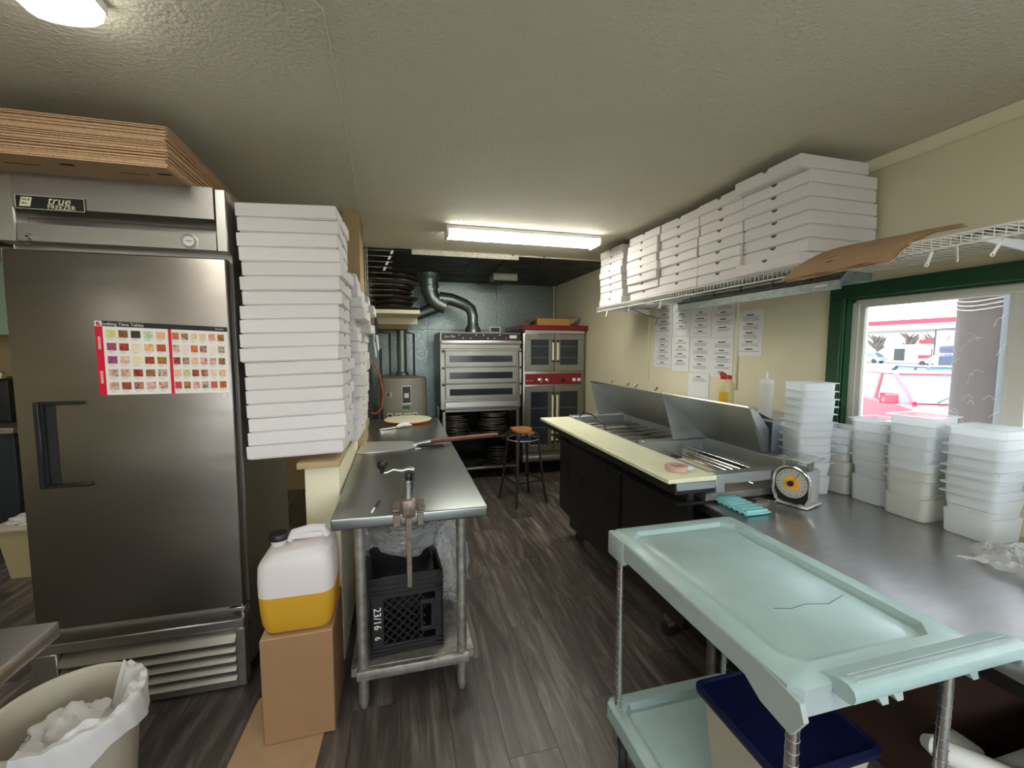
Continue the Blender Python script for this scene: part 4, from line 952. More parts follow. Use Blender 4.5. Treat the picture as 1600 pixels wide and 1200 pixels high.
for xx, r_ in ((1.52, .028), (1.60, .022), (1.80, .022)):
    MB().lathe([(0, .025), (r_*.6, .025), (r_*.65, .004), (r_, .003), (r_, 0)], (xx, oy-.012, 1.10), 18, rx).build('dial', 'black' if xx > 1.7 else 'chrome', rp)
for xx in (1.37, 1.40, 1.43): MB().lathe([(0, .002), (.006, 0)], (xx, oy-.0125, 1.10), 8, rx).build('indicator', 'label', rp)
for xx in (1.91, 1.97): B(xx, xx+.04, oy-.014, oy-.012, 1.085, 1.12).build('panel_label', 'label', rp)
B(c0, c1-.0, oy-.02, oy, .20, .235, .002, 1).build('kick_rail', 'bsteel', cv)
for xx in (c0+.05, c1-.09):
    for yy in (4.6, 5.25): MB().tube([(xx, yy, 0), (xx, yy, .17)], .02, 10).build('foot', 'black', cv)
ob = thing('open_carton', 'open shallow cardboard carton on top of the convection oven', 'box', (1.72, 4.85, 1.716))
MB().box(1.53, 1.93, 4.70, 4.705, 1.718, 1.80).build('front_panel', mat('kraft_carton', 'B98A45', .7), ob)
MB().box(1.53, 1.93, 4.985, 4.99, 1.718, 1.80).box(1.53, 1.535, 4.705, 4.985, 1.718, 1.80).box(1.925, 1.93, 4.705, 4.985, 1.718, 1.80).box(1.53, 1.93, 4.705, 4.985, 1.718, 1.722).build('side_panels', 'card', ob)
MB().poly([V(1.53, 4.71, 1.80), V(1.53, 4.98, 1.80), V(1.44, 4.98, 1.75), V(1.44, 4.71, 1.75)], d=(0, 0, .004)).build('flap', 'card', ob); MB().poly([V(1.93, 4.71, 1.80), V(1.93, 4.98, 1.80), V(2.04, 4.98, 1.84), V(2.04, 4.71, 1.84)], d=(0, 0, .004)).build('flap', 'card', ob)
MB().poly([V(1.93, 4.71, 1.795), V(1.93, 4.73, 1.72), V(2.06, 4.73, 1.80), V(2.06, 4.71, 1.82)], d=(0, .004, 0)).build('flap', 'card', ob)

# ================================================================== STOOL
st = thing('bar_stool', 'black metal stool with a split wooden seat before the ovens', 'stool', (1.12, 3.86, 0), rz=.25)
sr = .145; szz = .675
def half(sg):
    pts = [V(sg*.004, -sr, szz)]+[V(sg*sr*math.sin(PI*k/14), -sr*math.cos(PI*k/14), szz) for k in range(1, 14)]+[V(sg*.004, sr, szz)]
    return pts
h1 = MB().poly(half(1), d=(0, 0, .018)).build('seat_half', 'wood', st, local=True); h2 = MB().poly(half(-1), d=(0, 0, .018)).build('seat_half', 'wood', st, local=True)
h1.rotation_euler = (0, -.10, 0); h2.rotation_euler = (.02, .05, 0); h1.location = (.0, 0, .004)
for a in (45, 135, 225, 315):
    ca, sa = math.cos(D(a)), math.sin(D(a))
    MB().tube([(.06*ca, .06*sa, szz-.008), (.125*ca, .125*sa, szz-.010), (.148*ca, .148*sa, szz-.04), (.195*ca, .195*sa, .22), (.235*ca, .235*sa, 0)], .011, 10).build('leg', 'black', st, local=True)
pts = [V(.150*math.cos(2*PI*k/24), .150*math.sin(2*PI*k/24), szz-.07) for k in range(25)]
MB().tube(pts, .006, 6, cap=False).build('seat_ring', 'gsteel', st, local=True)
fr_ = MB()
for k in range(4):
    a, b_ = D(45+90*k), D(135+90*k); fr_.tube([(.195*math.cos(a), .195*math.sin(a), .22), (.195*math.cos(b_), .195*math.sin(b_), .22)], .008, 8)
fr_.build('foot_ring', 'black', st, local=True)
tag(blob((1.13, 3.86, .60), 1, .06, .06, .022, 8, .1).build('blue_cloth', mat('blue_grey_cloth', '3B4A66', .8)), 'blue-grey cloth tucked under the stool seat', 'cloth')

# ================================================================== PREP UNIT
pr = thing('prep_table', 'refrigerated pizza prep table with raised steel lids', 'prep table', (1.6, 2.3, 0))
px0, px1, py0, py1 = 1.185, 2.07, 1.62, 3.03
B(px0+.02, px1, py0, py1, .20, .80, .004, 1).build('body', 'dsteel', pr)
def orient_door(x, ya, yb, z0, z1, swing):
    mb = MB(); pts = [V(x, ya, z0), V(x-swing, yb, z0), V(x-swing, yb, z1), V(x, ya, z1)]
    mb.poly(pts, d=(.03, .0, 0)); return mb
d1 = orient_door(px0-.02, 2.10, 2.665, .235, .845, .055).build('door', 'dsteel', pr)
d2 = orient_door(px0-.02, 1.50+.02, 2.06, .235, .845, .0).build('door', 'dsteel', pr)
B(px0-.01, px0+.018, 2.73, py1, .235, .85, .003, 1).build('compressor_panel', 'dsteel', pr); B(px0-.018, px0+.015, 2.68, 2.80, .21, .85, .003, 1).build('door_post', mat('grey_post', (.10, .10, .105), .35, metal=.6), pr)
for yy in (1.8, 2.9):
    for xx in (1.3, 2.0):
        c_ = MB().lathe([(0, -.013), (.04, -.013), (.045, 0), (.04, .013), (0, .013)], (xx, yy, .045), 20, Matrix.Rotation(PI/2, 4, 'X')).build('caster', 'blackm', pr); MB().box(xx-.02, xx+.02, yy-.022, yy+.022, .06, .20, .003, 1).build('caster_fork', 'gsteel', c_)
# top frame around wells
ZT = .945
B(1.245, 1.29, 1.45, 3.03, .86, ZT-.02, .003, 1).build('front_rail', 'lidsteel', pr)
MB().box(1.251, 1.66, 1.455, 1.51, .893, ZT-.008, .003, 1).box(1.065, 1.255, 1.455, 1.50, .880, .915, .003, 1).build('end_rail', 'lidsteel', pr)
B(1.245, 1.70, 2.95, 3.03, .86, ZT+.004, .003, 1).build('end_rail', 'lidsteel', pr)
B(1.29, 1.70, 2.05, 2.12, .86, ZT-.002, .003, 1).build('centre_rail', 'lidsteel', pr)
B(1.665, 1.72, 1.50, 3.03, .86, ZT+.01, .003, 1).build('rear_rail', 'lidsteel', pr)
B(1.24, 1.70, 1.50, 3.0, .81, .842).build('well_floor', 'gsteel', pr)
B(1.10, px1, 1.50, 3.03, .80, .812).build('deck', 'dsteel', pr)
mb = MB(); mb.box(1.06, 1.25, 1.46, 3.03, .865, .915); mb.build('board_support', 'dsteel', pr)
for q in range(7): MB().box(1.29, 1.665, 2.20+q*.105, 2.222+q*.105, .905, .915, .002, 1).build('divider_bar', 'bsteel', pr)
for q in range(4): MB().box(1.30+q*.10, 1.306+q*.10, 1.51, 2.04, .895, .903, .001, 1).build('divider_bar', 'bsteel', pr)
rk2 = MB()
for q in range(26): rk2.tube([(1.50, 1.53+q*.019, .85), (1.50, 1.53+q*.019, .925)], .0013, 4)
for zz in (.86, .875, .89, .905, .925): rk2.tube([(1.50, 1.52, zz), (1.50, 2.02, zz)], .0018, 4)
for q in range(14): rk2.tube([(1.50, 1.55+q*.034, .86), (1.64, 1.55+q*.034, .86)], .0013, 4)
rk2.build('wire_basket', 'chrome', pr, kind='stuff')
MB().box(1.31, 1.49, 1.70, 1.98, .85, .862, .002, 1).build('well_plate', 'cream', pr)
# rear housing
B(1.735, px1, 1.66, 3.03, .812, 1.10, .005, 2).build('rear_housing', mat('rear_housing_steel', (.50, .52, .58), .35, metal=.9), pr)
# lids
def lid(y0, y1, nm, ins=.03):
    A0, A1 = V(1.40, y0, 1.205), V(1.40, y1, 1.205); C0, C1 = V(1.665, y0+ins, .958), V(1.665, y1-.03, .958); B0, B1 = V(1.455, y0, .955), V(1.455, y1-.03, .955)
    nrm = V(.68, 0, .73)
    mb = MB(); mb.poly([A0, A1, C1, C0], d=nrm*.006); l_ = mb.build('lid', 'lidsteel', pr)
    MB().poly([A1, B1, C1], d=(0, .005, 0)).build('lid_cheek', 'lidsteel', l_, smooth=False)
    N0 = A0+V(.05, 0, .0); MB().poly([A0, V(1.52, y0+ins*.4, 1.175), V(1.70, y0+ins, 1.07), V(1.70, y0+ins, .96), C0], d=(0, -.004, 0)).build('lid_cheek', 'lidsteel', l_, smooth=False)
    MB().tube([A0+V(-.002, 0, .004), A1+V(-.002, 0, .004)], .005, 6).build('lid_edge', 'bsteel', l_)
    MB().poly([A0+V(0, 0, .004), A1+V(0, 0, .004), V(1.73, y1, 1.11), V(1.73, y0+ins, 1.11)], d=(0, 0, .003)).build('lid_back', 'bsteel', l_, smooth=False)
    return l_
lid(2.075, 2.985, 'far'); lid(1.46, 2.062, 'near', .19)
for i, (yy, l_) in enumerate(((2.72, .05), (2.50, .06), (2.40, .04), (2.18, .05))):
    o = MB().tube([(1.43, yy, 1.213), (1.45, yy+.02, 1.225), (1.46, yy+l_, 1.215)], [.006, .009, .006], 8).build('metal_clip', 'gsteel')
    tag(o, 'small metal clip on the far lid, %s' % ['leftmost of four', 'second from the left', 'third from the left', 'rightmost, near the lid joint'][i], 'clip', 'metal clips on the far lid')
tag(MB().box(1.018, 1.245, 1.445, 3.04, .917, .936, .003, 1).build('cutting_board', 'board'), 'long narrow cream cutting board along the prep table front', 'cutting board')
tp = thing('tape_roll', 'roll of pinkish tape lying on the near end of the cutting board', 'tape', (1.145, 1.56, .937))
MB().lathe([(.030, 0), (.046, 0), (.046, .020), (.030, .020), (.030, 0)], (1.135, 1.56, .937), 26).build('roll', 'pink', tp); MB().box(1.165, 1.20, 1.53, 1.56, .938, .955, .003, 1).build('tape_tail', 'bagw', tp)
tag(MB().tube([(1.30, 2.95, .95), (1.305, 2.90, .985), (1.32, 2.78, .985), (1.33, 2.62, .95), (1.33, 2.58, .90)], .005, 8).build('probe_cable', 'black'), 'black cable arching over the far open well', 'cable')

# ================================================================== COUNTER
ct = thing('steel_counter', 'wide scratched stainless counter under the window', 'counter', (1.66, .6, 0))
B(1.227, 2.093, -.9, 1.618, .762, .80, .005, 3).build('countertop', 'csteel', ct)
for (lx, ly) in ((1.30, 1.50), (1.30, .45), (1.30, -.8), (2.02, 1.50), (2.02, .45)): MB().tube([(lx, ly, 0), (lx, ly, .765)], .021, 14).build('leg', 'gsteel', ct)
B(1.27, 2.05, -.85, 1.55, .20, .235, .004, 1).build('undershelf', 'gsteel', ct)
B(1.28, 2.06, -.8, 1.44, .70, .762).build('apron', 'dsteel', ct)
wr = thing('under_counter_box', 'dark carton stored beneath the steel counter', 'box', (1.7, .9, .236)); B(1.34, 1.95, .72, 1.35, .237, .60, .006, 1).build('carton_walls', mat('dark_brown_carton', '3A2419', .8), wr); B(1.345, 1.945, .725, 1.345, .60, .606, .001, 1).build('lid', mat('dark_brown_carton_lid', '42291D', .8), wr)

# scale
sc = thing('kitchen_scale', 'dial kitchen scale with a yellow-centred face on the counter', 'scale', (1.60, 1.395, .80), rz=D(-72))
# local: x right, y back, front is -y
MB().box(-.062, .062, -.045, .085, .004, .012, .003, 1).build('base', 'white', sc, local=True)
MB().box(-.056, .056, -.035, .075, .012, .155, .012, 3).build('housing', mat('grey_enamel', 'A7A9A8', .35), sc, local=True)
MB().box(-.066, .066, -.064, .085, .196, .203, .004, 2).build('platform', 'alum', sc, local=True)
for q in (-.05, .04): MB().box(q, q+.01, -.02, .02, .155, .197).build('platform_post', 'alum', sc, local=True)
fx = Matrix.Rotation(PI/2, 4, 'X')
bz = [V(-.068, -.052, .165), V(-.068, -.052, .05), V(-.055, -.052, .022), V(0, -.052, .016), V(.055, -.052, .022), V(.068, -.052, .05)]
pts = []
for k in range(0, 19): a = PI*k/18; pts.append(V(.068*math.cos(a), -.05, .105+.068*math.sin(a)*.95))
pts += [V(-.068, -.05, .05), V(-.056, -.05, .024), V(-.03, -.05, .015), V(.03, -.05, .015), V(.056, -.05, .024), V(.068, -.05, .05), V(.068, -.05, .105)]
MB().tube(pts, .006, 8, cap=False).build('bezel', 'chrome', sc, local=True)
MB().poly([Vector((p.x*.96, -.046, p.z)) for p in pts[:-1]], d=(0, .012, 0)).build('face_backing', 'black', sc, local=True)
dl = MB().lathe([(0, .005), (.060, .005), (.061, 0)], (0, -.0465, .100), 40, fx).build('dial', mat('dial_grey', 'A9A8A0', .4), sc, local=True)
tk = MB()
for k in range(24):
    a = 2*PI*k/24; r0 = .046 if k % 2 == 0 else .050
    tk.box(-.001, .001, -.0525, -.0518, r0, .056, 0, 2, Matrix.Translation((0, 0, .100))@Matrix.Rotation(a, 4, 'Y'))
tk.build('tick_marks', 'ink', dl, local=True)
MB().lathe([(0, .007), (.031, .007), (.032, .005)], (0, -.0465, .100), 32, fx).build('yellow_centre', mat('orange_yellow_print', 'DFA33A', .4), dl, local=True)
MB().lathe([(0, .020), (.010, .020), (.012, .008), (.012, .006)], (0, -.0465, .100), 18, fx).build('knob', 'black', dl, local=True)
MB().box(-.001, .001, -.0555, -.054, .012, .05, 0, 2, Matrix.Translation((0, 0, .100))@Matrix.Rotation(.6, 4, 'Y')).build('needle', 'redink', dl, local=True)

# ice stick tray
it = thing('ice_tray', 'pale turquoise silicone ice stick tray at the counter edge', 'ice tray', (1.342, 1.468, .802), rz=D(90))
mb = MB(); mb.box(-.148, .148, -.058, .058, .010, .016, .004, 1); mb.build('tray_rim', 'teal', it, local=True)
for k in range(10):
    xx = -.128+k*.0284
    MB().tube([(xx, -.050, .011), (xx, .050, .011)], .0115, 10).build('stick_mould', 'teal', it, local=True)
    MB().box(xx+.0125, xx+.0155, -.048, .048, .016, .023, .001, 1).build('mould_ridge', 'teal', it, local=True)
# opener / bits near the scale
bo = thing('bottle_opener', 'flat metal bottle opener by the base of the scale', 'bottle opener', (1.50, 1.52, .801))
MB().poly([V(1.46, 1.60, .802), V(1.50, 1.59, .802), V(1.53, 1.50, .802), V(1.51, 1.44, .802), V(1.47, 1.45, .802), V(1.45, 1.52, .802)], d=(0, 0, .003)).build('plate', 'bsteel', bo)
MB().lathe([(0, 0), (.008, 0), (.008, .001), (0, .001)], (1.485, 1.53, .8052), 12).build('hole', 'void', bo)
MB().tube([V(1.49+.045*math.cos(a/10*PI*1.3), 1.43+.035*math.sin(a/10*PI*1.3), .804) for a in range(11)], .0022, 6).build('wire_loop', 'chrome', bo)

# food pans
pcache = {}
def food_pan(cx, cy, z, wx, wy, h, rz, label, group, m_='pan', tilt=0):
    key = (wx, wy, h, m_)
    o = thing('food_pan', label, 'container', (cx, cy, z), rz, group); o.rotation_euler = (tilt, tilt*.6, rz)
    if key not in pcache:
        def lp(a, c, zz, r):
            out = []
            for qx, qy, a0 in ((a-r, c-r, 0), (-a+r, c-r, PI/2), (-a+r, -c+r, PI), (a-r, -c+r, 1.5*PI)):
                for k in range(5): an = a0+PI/2*k/4; out.append(V(qx+r*math.cos(an), qy+r*math.sin(an), zz))
            return out
        t_ = .0022
        bx_, by_ = wx/2*.80, wy/2*.80; ix, iy = wx/2-.010, wy/2-.010
        loops = [lp(bx_, by_, 0, .022), lp(bx_+.004, by_+.004, .004, .024)]
        if h > .1: loops += [lp(bx_+.008, by_+.008, h*.55, .024), lp(ix-.006, iy-.006, h*.57, .024)]
        loops += [lp(ix, iy, h-.004, .022), lp(ix, iy, h-.0022, .022)]
        loops_in = [lp(ix-t_, iy-t_, h-.002, .020), lp(bx_-t_+.002, by_-t_+.002, .006, .020)]
        mb = MB(); mb.loft(loops, True, False); a = mb.build('pan_body', m_, o, local=True)
        mb = MB(); mb.loft([lp(ix-.001, iy-.001, h, .022), lp(wx/2, wy/2, h, .016), lp(wx/2, wy/2, h-.003, .016), lp(ix-.001, iy-.001, h-.004, .022)], False, False); b2 = mb.build('pan_rim', m_, o, local=True)
        pcache[key] = (a, b2)
    else:
        for q in pcache[key]:
            q2 = q.copy(); COL.objects.link(q2); q2.parent = o
    return o
def pan_stack(cx, cy, heights, wx, wy, rz, where, m_='pan', m2='pan', zb=.801, ph=.1):
    """heights: z of each pan's rim above the counter, bottom first"""
    n = len(heights)
    for i, zr in enumerate(heights):
        h = heights[0] if i == 0 else ph
        food_pan(cx+random.uniform(-.004, .004), cy+random.uniform(-.004, .004), zb+zr-h, wx, wy, h, rz+random.uniform(-.03, .03),
                 'translucent food pan, %s, stack %s' % (ordl(i, n), where), 'food pans stacked under the window', m_ if i < 2 else m2, random.uniform(-.012, .012) if i else 0)
pan_stack(1.80, 1.535, [.148]+[.19+k*.0345 for k in range(10)], .172, .158, -.25, 'beside the scale', ph=.062)
pan_stack(1.975, 1.50, [.15, .185, .225, .26, .295], .165, .155, .1, 'behind the tallest one', 'pant', ph=.065)
pan_stack(1.975, 1.345, [.20, .235, .265, .305, .345, .358], .170, .160, .06, 'left in the window row', ph=.085)
pan_stack(1.955, 1.185, [.155, .19, .225, .275, .325, .365, .398], .172, .168, .04, 'middle in the window row', 'pant', ph=.09)
pan_stack(1.955, .995, [.150, .18, .215, .245, .285, .32, .355, .385], .172, .170, .02, 'right in the window row, nearest', ph=.075)

# bottles on the rear housing
b1 = thing('seasoning_bottle', 'cream shaker bottle with a red flip cap on the prep table', 'bottle', (1.80, 2.05, 1.101))
MB().lathe([(0, 0), (.040, 0), (.043, .006), (.043, .13), (.040, .155), (.030, .178), (.026, .185)], (1.80, 2.05, 1.101), 28).build('bottle_body', mat('cream_bottle', 'D8CC98', .4), b1)
MB().lathe([(.030, .180), (.030, .198), (.026, .202), (0, .202)], (1.80, 2.05, 1.101), 20).build('cap', 'red', b1); MB().lathe([(.0, .200), (.018, .200), (.017, .212), (0, .218)], (1.79, 2.065, 1.101), 14).build('flip_lid', 'red', b1)
MB().grid(lambda u, v: V(1.80+.0438*math.cos(D(175+u*75)), 2.05+.0438*math.sin(D(175+u*75)), 1.125+.085*v), 8, 1).build('yellow_label', 'yellow', b1)
b2_ = thing('squeeze_bottle', 'clear squeeze bottle with a pointed nozzle on the prep table end', 'bottle', (1.80, 1.77, 1.101))
MB().lathe([(0, 0), (.030, 0), (.033, .005), (.033, .165), (.028, .178)], (1.80, 1.77, 1.101), 24).build('bottle_body', 'bottle', b2_)
MB().lathe([(.030, .174), (.031, .192), (.018, .200), (.006, .205), (.004, .235), (.002, .238), (0, .238)], (1.80, 1.77, 1.101), 24).build('nozzle_cap', 'white', b2_)
MB().lathe([(0, .004), (.030, .006), (.031, .10), (0, .10)], (1.80, 1.77, 1.101), 20).build('contents', mat('pale_sauce', 'C9C5AE', .5), b2_)
tag(MB().tube([(1.86, 1.70, 1.103), (1.87, 1.695, 1.15), (1.90, 1.68, 1.14), (1.91, 1.68, 1.105)], .004, 6).build('wire_holder', 'white'), 'small white wire holder beside the squeeze bottle', 'holder')

# plastic wrap and device at the right edge
tag(MB().grid(lambda u, v: V(1.66+.26*u, .74+.16*v-.03*math.sin(u*9), .806+(.035+.010*math.sin(u*21+v*13)+.008*math.sin(v*31+u*7))*math.sin(PI*v)**.5*(.5+.5*min(1, u*3))+.004*math.sin(u*60)), 46, 30).build('plastic_wrap', 'bag'), 'crumpled clear plastic wrap on the counter at the right edge', 'plastic wrap')
dv = thing('card_terminal', 'dark grey electronic device on the counter at the right edge', 'device', (1.70, .68, .80))
B(1.64, 1.86, .58, .735, .803, .838, .008, 2).build('casing', 'black', dv); B(1.636, 1.642, .60, .725, .808, .833, .002, 1).build('front_panel', mat('grey_front', '6A6D72', .4), dv)

# ================================================================== UTILITY CART
ca = thing('utility_cart', 'pale blue-green plastic utility cart with a handle beside the counter', 'cart', (.93, .95, 0))
X0, X1, Y0, Y1, ZTOP = .697, 1.195, .585, 1.315, .825
mb = MB()
rim = .055
def ring(x0, x1, y0, y1, z, ch_):
    return [V(x0+ch_, y0, z), V(x1-ch_, y0, z), V(x1, y0+ch_, z), V(x1, y1-ch_, z), V(x1-ch_, y1, z), V(x0+ch_, y1, z), V(x0, y1-ch_, z), V(x0, y0+ch_, z)]
lo = [ring(X0+.012, X1-.012, Y0+.012, Y1-.012, ZTOP-.075, .02), ring(X0, X1, Y0, Y1, ZTOP-.062, .02), ring(X0, X1, Y0, Y1, ZTOP-.006, .02), ring(X0+.006, X1-.006, Y0+.006, Y1-.006, ZTOP, .02), ring(X0+.045, X1-.045, Y0+.05, Y1-.045, ZTOP, .035), ring(X0+.052, X1-.052, Y0+.057, Y1-.052, ZTOP-.014, .035), ring(X0+.070, X1-.070, Y0+.07, Y1-.070, ZTOP-.014, .04), ring(X0+.073, X1-.073, Y0+.073, Y1-.073, ZTOP-.011, .04)]
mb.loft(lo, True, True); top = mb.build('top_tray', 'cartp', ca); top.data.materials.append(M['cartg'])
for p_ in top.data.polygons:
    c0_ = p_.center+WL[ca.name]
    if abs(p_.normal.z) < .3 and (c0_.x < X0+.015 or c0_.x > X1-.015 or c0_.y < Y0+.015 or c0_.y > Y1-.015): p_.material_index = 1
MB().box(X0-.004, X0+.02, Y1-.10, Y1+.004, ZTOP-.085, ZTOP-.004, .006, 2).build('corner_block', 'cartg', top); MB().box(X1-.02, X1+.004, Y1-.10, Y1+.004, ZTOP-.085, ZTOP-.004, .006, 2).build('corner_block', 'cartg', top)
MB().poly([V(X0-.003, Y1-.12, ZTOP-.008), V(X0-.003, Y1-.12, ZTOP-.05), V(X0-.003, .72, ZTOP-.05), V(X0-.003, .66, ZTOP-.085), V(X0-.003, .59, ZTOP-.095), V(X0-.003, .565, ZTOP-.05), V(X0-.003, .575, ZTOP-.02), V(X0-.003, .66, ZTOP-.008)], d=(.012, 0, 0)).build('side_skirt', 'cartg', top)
# handle: broad slab rising to a rounded bar
mb = MB(); n = 12
pf = [(.61, -.004), (.590, .004), (.57, .010), (.555, .010), (.545, .004), (.541, -.008), (.545, -.020), (.555, -.026), (.570, -.026), (.595, -.022), (.61, -.022)]
mb.loft([[V(xx, y_, ZTOP+z_+.004) for (y_, z_) in pf] for xx in (X0+.085, X1+.06)], True, True); hb2 = mb.build('handle', 'cartp', ca)
for q in range(3): MB().box(X0+.105, X1+.045, .556+q*.009, .558+q*.009, ZTOP+.0125, ZTOP+.0158, .0005, 1).build('handle_groove', 'cartg', hb2)
for xx in (X0+.22, X0+.26, X1-.02): MB().poly([V(xx-.025, .60, ZTOP-.03), V(xx+.025, .60, ZTOP-.03), V(xx+.008, .58, ZTOP-.075), V(xx-.008, .58, ZTOP-.075)], d=(0, .02, 0)).build('handle_rib', 'cartg', hb2)
ck = MB(); ck.tube([(.88, .812, ZTOP-.0108), (.92, .800, ZTOP-.0108), (.97, .806, ZTOP-.0108), (1.03, .792, ZTOP-.0108), (1.10, .812, ZTOP-.0108)], .0008, 4); ck.build('surface_crack', 'ink', top)
# lower shelf
ZL = .20
lo = [ring(X0+.008, X1-.008, Y0+.012, Y1-.012, ZL-.07, .02), ring(X0-.005, X1, Y0, Y1, ZL-.055, .02), ring(X0-.005, X1, Y0, Y1, ZL-.004, .02), ring(X0, X1-.006, Y0+.006, Y1-.006, ZL, .02), ring(X0+.035, X1-.035, Y0+.05, Y1-.045, ZL, .03), ring(X0+.042, X1-.042, Y0+.057, Y1-.052, ZL-.022, .03)]
MB().loft(lo, True, True).build('lower_tray', 'cartp', ca)
for (xx, yy) in ((X0+.022, Y1-.045), (X1-.035, Y1-.045), (X0+.038, Y0+.035), (X1-.035, Y0+.035)):
    po = MB().tube([(xx, yy, ZL-.01), (xx, yy, ZTOP-.05)], .0125, 14).build('post', 'chrome', ca)
    g_ = MB()
    for k in range(22): g_.lathe([(.0128, -.001), (.0135, 0), (.0128, .001)], (xx, yy, ZL+.03+k*.0254), 14)
    g_.build('post_rings', 'gsteel', po, kind='stuff')
for (xx, yy) in ((X0+.03, Y1-.04), (X1-.05, Y1-.04), (X0+.03, Y0+.05), (X1-.05, Y0+.05)):
    c_ = MB().lathe([(0, -.014), (.030, -.014), (.050, -.014), (.056, -.008), (.056, .008), (.050, .014), (.030, .014), (0, .014)], (xx, yy-.03, .057), 26, Matrix.Rotation(PI/2, 4, 'Y')@Matrix.Rotation(.5, 4, 'X')).build('caster', 'blackm', ca)
    MB().lathe([(0, -.017), (.014, -.017), (.014, .017), (0, .017)], (xx, yy-.03, .057), 14, Matrix.Rotation(PI/2, 4, 'Y')).build('hub', 'chrome', c_)
    MB().box(xx-.02, xx+.02, yy-.02, yy+.01, .055, .145, .004, 1).build('fork', 'gsteel', c_)
# storage tub with navy lid on the lower tray
bt = thing('storage_tub', 'off-white storage tub with a navy lid under the cart top', 'tub', (.92, .84, ZL-.02))
def R4(x0, x1, y0, y1, z, r=.03):
    out = []
    for qx, qy, a0 in ((x1-r, y1-r, 0), (x0+r, y1-r, PI/2), (x0+r, y0+r, PI), (x1-r, y0+r, 1.5*PI)):
        for k in range(5): an = a0+PI/2*k/4; out.append(V(qx+r*math.cos(an), qy+r*math.sin(an), z))
    return out
MB().loft([R4(.83, 1.06, .74, .94, ZL-.018), R4(.80, 1.08, .69, .965, .50)], True, False).build('tub_body', 'tub', bt)
MB().loft([R4(.79, 1.09, .685, .975, .490), R4(.785, 1.095, .68, .98, .497), R4(.785, 1.095, .68, .98, .508), R4(.795, 1.085, .69, .97, .514), R4(.80, 1.08, .695, .965, .508)], True, True).build('tub_lid', 'navy', bt)
# second white tub handle at the lower right corner
wt = thing('white_dish_tub', 'white plastic cart corner with a thick rolled handle at bottom right', 'tub', (1.35, .45, 0))
MB().tube([(1.235, .690, .49), (1.232, .672, .497), (1.24, .655, .495), (1.30, .585, .49), (1.42, .44, .49)], [.016, .024, .026, .026, .026], 14).build('handle', 'white', wt)
MB().box(1.285, 1.345, .63, .705, .40, .495, .014, 3).build('corner_block', 'white', wt)
MB().box(1.32, 1.80, .585, .62, .40, .49, .008, 2).build('rear_rim', 'white', wt)
MB().box(1.345, 1.80, .20, .60, .238, .42, .01, 2).build('basin', 'white', wt)

# ================================================================== OUTSIDE
GZ = -.5
struct('ground_outside', B(2.6, 240, -120, 200, GZ-.2, GZ), 'asphalt'); struct('ground_behind', B(-60, 2.5, -80, YN-.2, GZ-.2, GZ), 'asphalt')
struct('sidewalk', B(XW+WT+.01, 3.6, -6, 12, GZ, GZ+.06), 'asphalt')
ps = thing('wooden_post', 'thick weathered wooden post just outside the window', 'post', (3.08, 1.43, GZ))
MB().tube([(3.08, 1.49, GZ), (3.08, 1.49, 3.6)], .225, 28).build('trunk', 'bark', ps)
MB().tube([(2.86, 1.42, GZ), (2.86, 1.42, 3.6)], .020, 10).build('conduit', 'signgrey', ps)
for q in range(4): MB().tube([V(3.08+.232*math.cos(2*PI*k/24), 1.49+.232*math.sin(2*PI*k/24), 1.66+q*.022+.01*math.sin(k)) for k in range(25)], .003, 5, cap=False).build('wrapped_wire', 'gsteel', ps)
MB().box(2.86, 2.93, 1.32, 1.40, 1.45, 1.70, .004, 1).build('meter_box', 'signgrey', ps)
def vehicle(label, loc, heading, paint, Lh=4.3, Wd=1.75, Hh=1.45, hood=.92):
    t = thing('parked_car', label, 'car', loc, heading)
    w2 = Wd/2
    prof = [(-Lh/2, .35), (-Lh/2+.05, .85), (-Lh/2+.6, .93), (.55, hood+.02), (Lh/2-.25, hood-.14), (Lh/2, .62), (Lh/2, .28)]
    mb = MB(); lp = lambda yy, k: [V(x_, yy, z_ if z_ < .5 else z_-k) for x_, z_ in prof]
    mb.loft([lp(-w2, .06), lp(-w2+.10, .0), lp(w2-.10, .0), lp(w2, .06)]); mb.build('body', paint, t, local=True)
    cab = [(-1.75, .93), (-1.15, Hh), (.0, Hh), (.72, hood+.02)]
    mb = MB(); mb.loft([[V(x_, yy, z_) for x_, z_ in cab] for yy, in ((-w2+.14,), (w2-.14,))]); g_ = mb.build('windows', 'carglass', t, local=True)
    for v_ in g_.data.vertices:
        if v_.co.z > 1.2: v_.co.y *= .88
    MB().box(-1.2, .02, -w2+.20, w2-.20, Hh-.01, Hh+.03, .02, 2).build('roof', paint, t, local=True)
    for sg in (-1, 1):
        yy = sg*(w2-.13); yt = sg*(w2-.13)*.87
        MB().tube([(-.02, yt, Hh), (.74, yy, hood+.02)], .045, 6).tube([(-1.18, yt, Hh), (-1.78, yy, .93)], .06, 6).tube([(-.45, yt, Hh), (-.45, yy, .93)], .04, 6).build('pillars', paint, t, local=True)
        MB().box(.35, .50, sg*(w2+.02), sg*(w2+.20), .93, 1.07, .03, 2).build('side_mirror', paint, t, local=True)
        for xx in (-Lh/2+.75, Lh/2-.8): MB().lathe([(0, -.1), (.2, -.1), (.31, -.09), (.31, .09), (.2, .1), (0, .1)], (xx, sg*(w2-.08), .31), 24, rx).build('wheel', 'blackm', t, local=True)
    for yy in (-.35, .25): MB().tube([(.70, yy, hood+.04), (.45, yy+.5, hood+.20)], .012, 5).build('wiper', 'black', t, local=True)
    return t
hd_ = math.atan2(-.89, -.45)
vehicle('red car parked facing right in the lot outside the window', (10.35, 6.15, GZ), hd_, 'carred')
vehicle('dark blue car parked beyond the red car', (14.6, 8.2, GZ), hd_+.05, 'carblue')
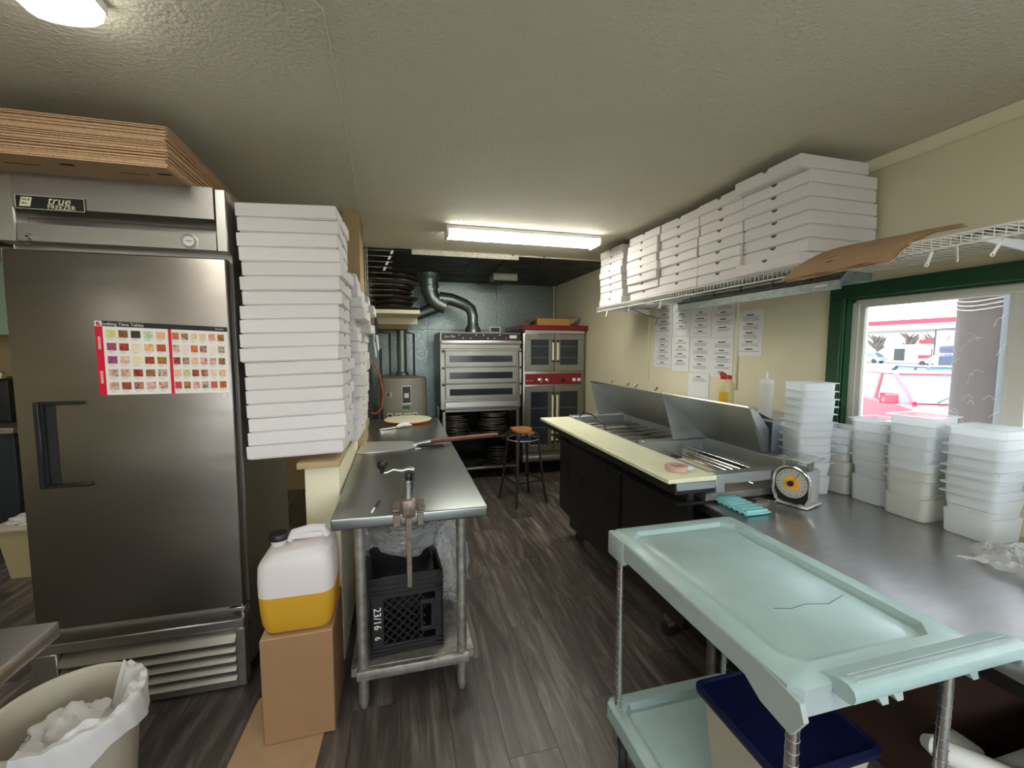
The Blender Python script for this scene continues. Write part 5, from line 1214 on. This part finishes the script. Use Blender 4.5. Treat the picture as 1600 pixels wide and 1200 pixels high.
vehicle('white car parked at the gas station', (62, 36.3, GZ), math.radians(100), 'carwhite')
vehicle('grey truck parked far left at the gas station', (66, 47.5, GZ), math.radians(95), mat('grey_truck_paint', '8890A0', .4))
gs = thing('gas_station', 'gas station canopy with a red band across the street', 'gas station', (72, 42, GZ))
B(64, 78, 30, 62, 4.75, 5.35).build('canopy_band', 'signred', gs); B(64.2, 77.8, 30.2, 61.8, 4.05, 4.75).build('canopy_base', 'wstruct', gs)
B(69.5, 70.5, 40.6, 41.6, GZ, 4.05).build('column', 'signgrey', gs)
B(64.5, 65.3, 37.0, 37.8, GZ, 4.1).build('column', 'signgrey', gs)
B(85, 100, 40, 58, GZ, 2.3).build('shop_building', 'wstruct', gs)
for q in range(4): B(84.9, 85, 43+q*4, 44.6+q*4, GZ, 1.6).build('shop_door', 'blue', gs)
pu = thing('gas_pump', 'red and white fuel pump under the canopy', 'gas pump', (66, 40.3, GZ))
B(65.6, 66.4, 39.8, 40.9, GZ, .75).build('pump_base', 'signred', pu); B(65.7, 66.3, 39.9, 40.8, .75, 2.2).build('pump_body', 'wstruct', pu); B(65.6, 66.4, 39.8, 40.9, 2.2, 2.75).build('pump_head', 'signred', pu)
sg_ = thing('price_sign', 'white station sign with a red word and blue panels', 'sign', (60, 34, GZ))
B(59.8, 60.2, 32.0, 35.6, 1.9, 3.6).build('sign_panel', 'wstruct', sg_); B(59.75, 59.8, 32.0, 35.2, 1.1, 1.75).build('price_panel', 'carblue', sg_); B(59.75, 59.8, 32.0, 35.2, -.4, .7).build('price_panel', 'carblue', sg_); B(59.8, 60.2, 35.3, 35.6, GZ, 1.9).build('sign_leg', 'wstruct', sg_); B(59.8, 60.2, 32.0, 32.3, GZ, 1.9).build('sign_leg', 'wstruct', sg_)
textmesh('sign_lettering', 'Fas', 1.0, 'signred', sg_, frame((59.7, 34.0, 2.7), (0, -1, 0), (0, 0, 1)), local=False, shear=.3)
tag(MB().tube([(30, 18.3, GZ), (30.2, 18.1, GZ+.45), (30.5, 18.4, GZ+1.3)], .07, 8).build('leaning_sign_post', 'signgrey'), 'thin leaning grey post in the lot across the street', 'post')
rt = random.Random(2)
for q in range(9):
    tx, ty = 108+rt.uniform(-2, 6), 52+q*4.6+rt.uniform(-.6, .6); hh = rt.uniform(4.5, 7)
    t = thing('bare_tree', 'bare leafless tree behind the gas station, %s from the left' % ('ninth eighth seventh sixth fifth fourth third second first'.split()[q]), 'tree', (tx, ty, GZ), group='bare trees behind the gas station')
    MB().tube([(0, 0, 0), (0, 0, hh*.5), (.2, 0, hh*.8)], [.25, .16, .05], 6).build('trunk', 'tree', t, local=True)
    tw_ = MB()
    for k in range(90):
        z = hh*rt.uniform(.25, .8); a = rt.uniform(0, 6.28); l = rt.uniform(1, 2.6)
        tw_.tube([(0, 0, z), (l*.5*math.cos(a), l*.5*math.sin(a), z+l*.4), (l*math.cos(a+.3), l*math.sin(a+.3), z+l*.9)], [.2, .13, .05], 3)
    tw_.build('branches', 'tree', t, local=True)
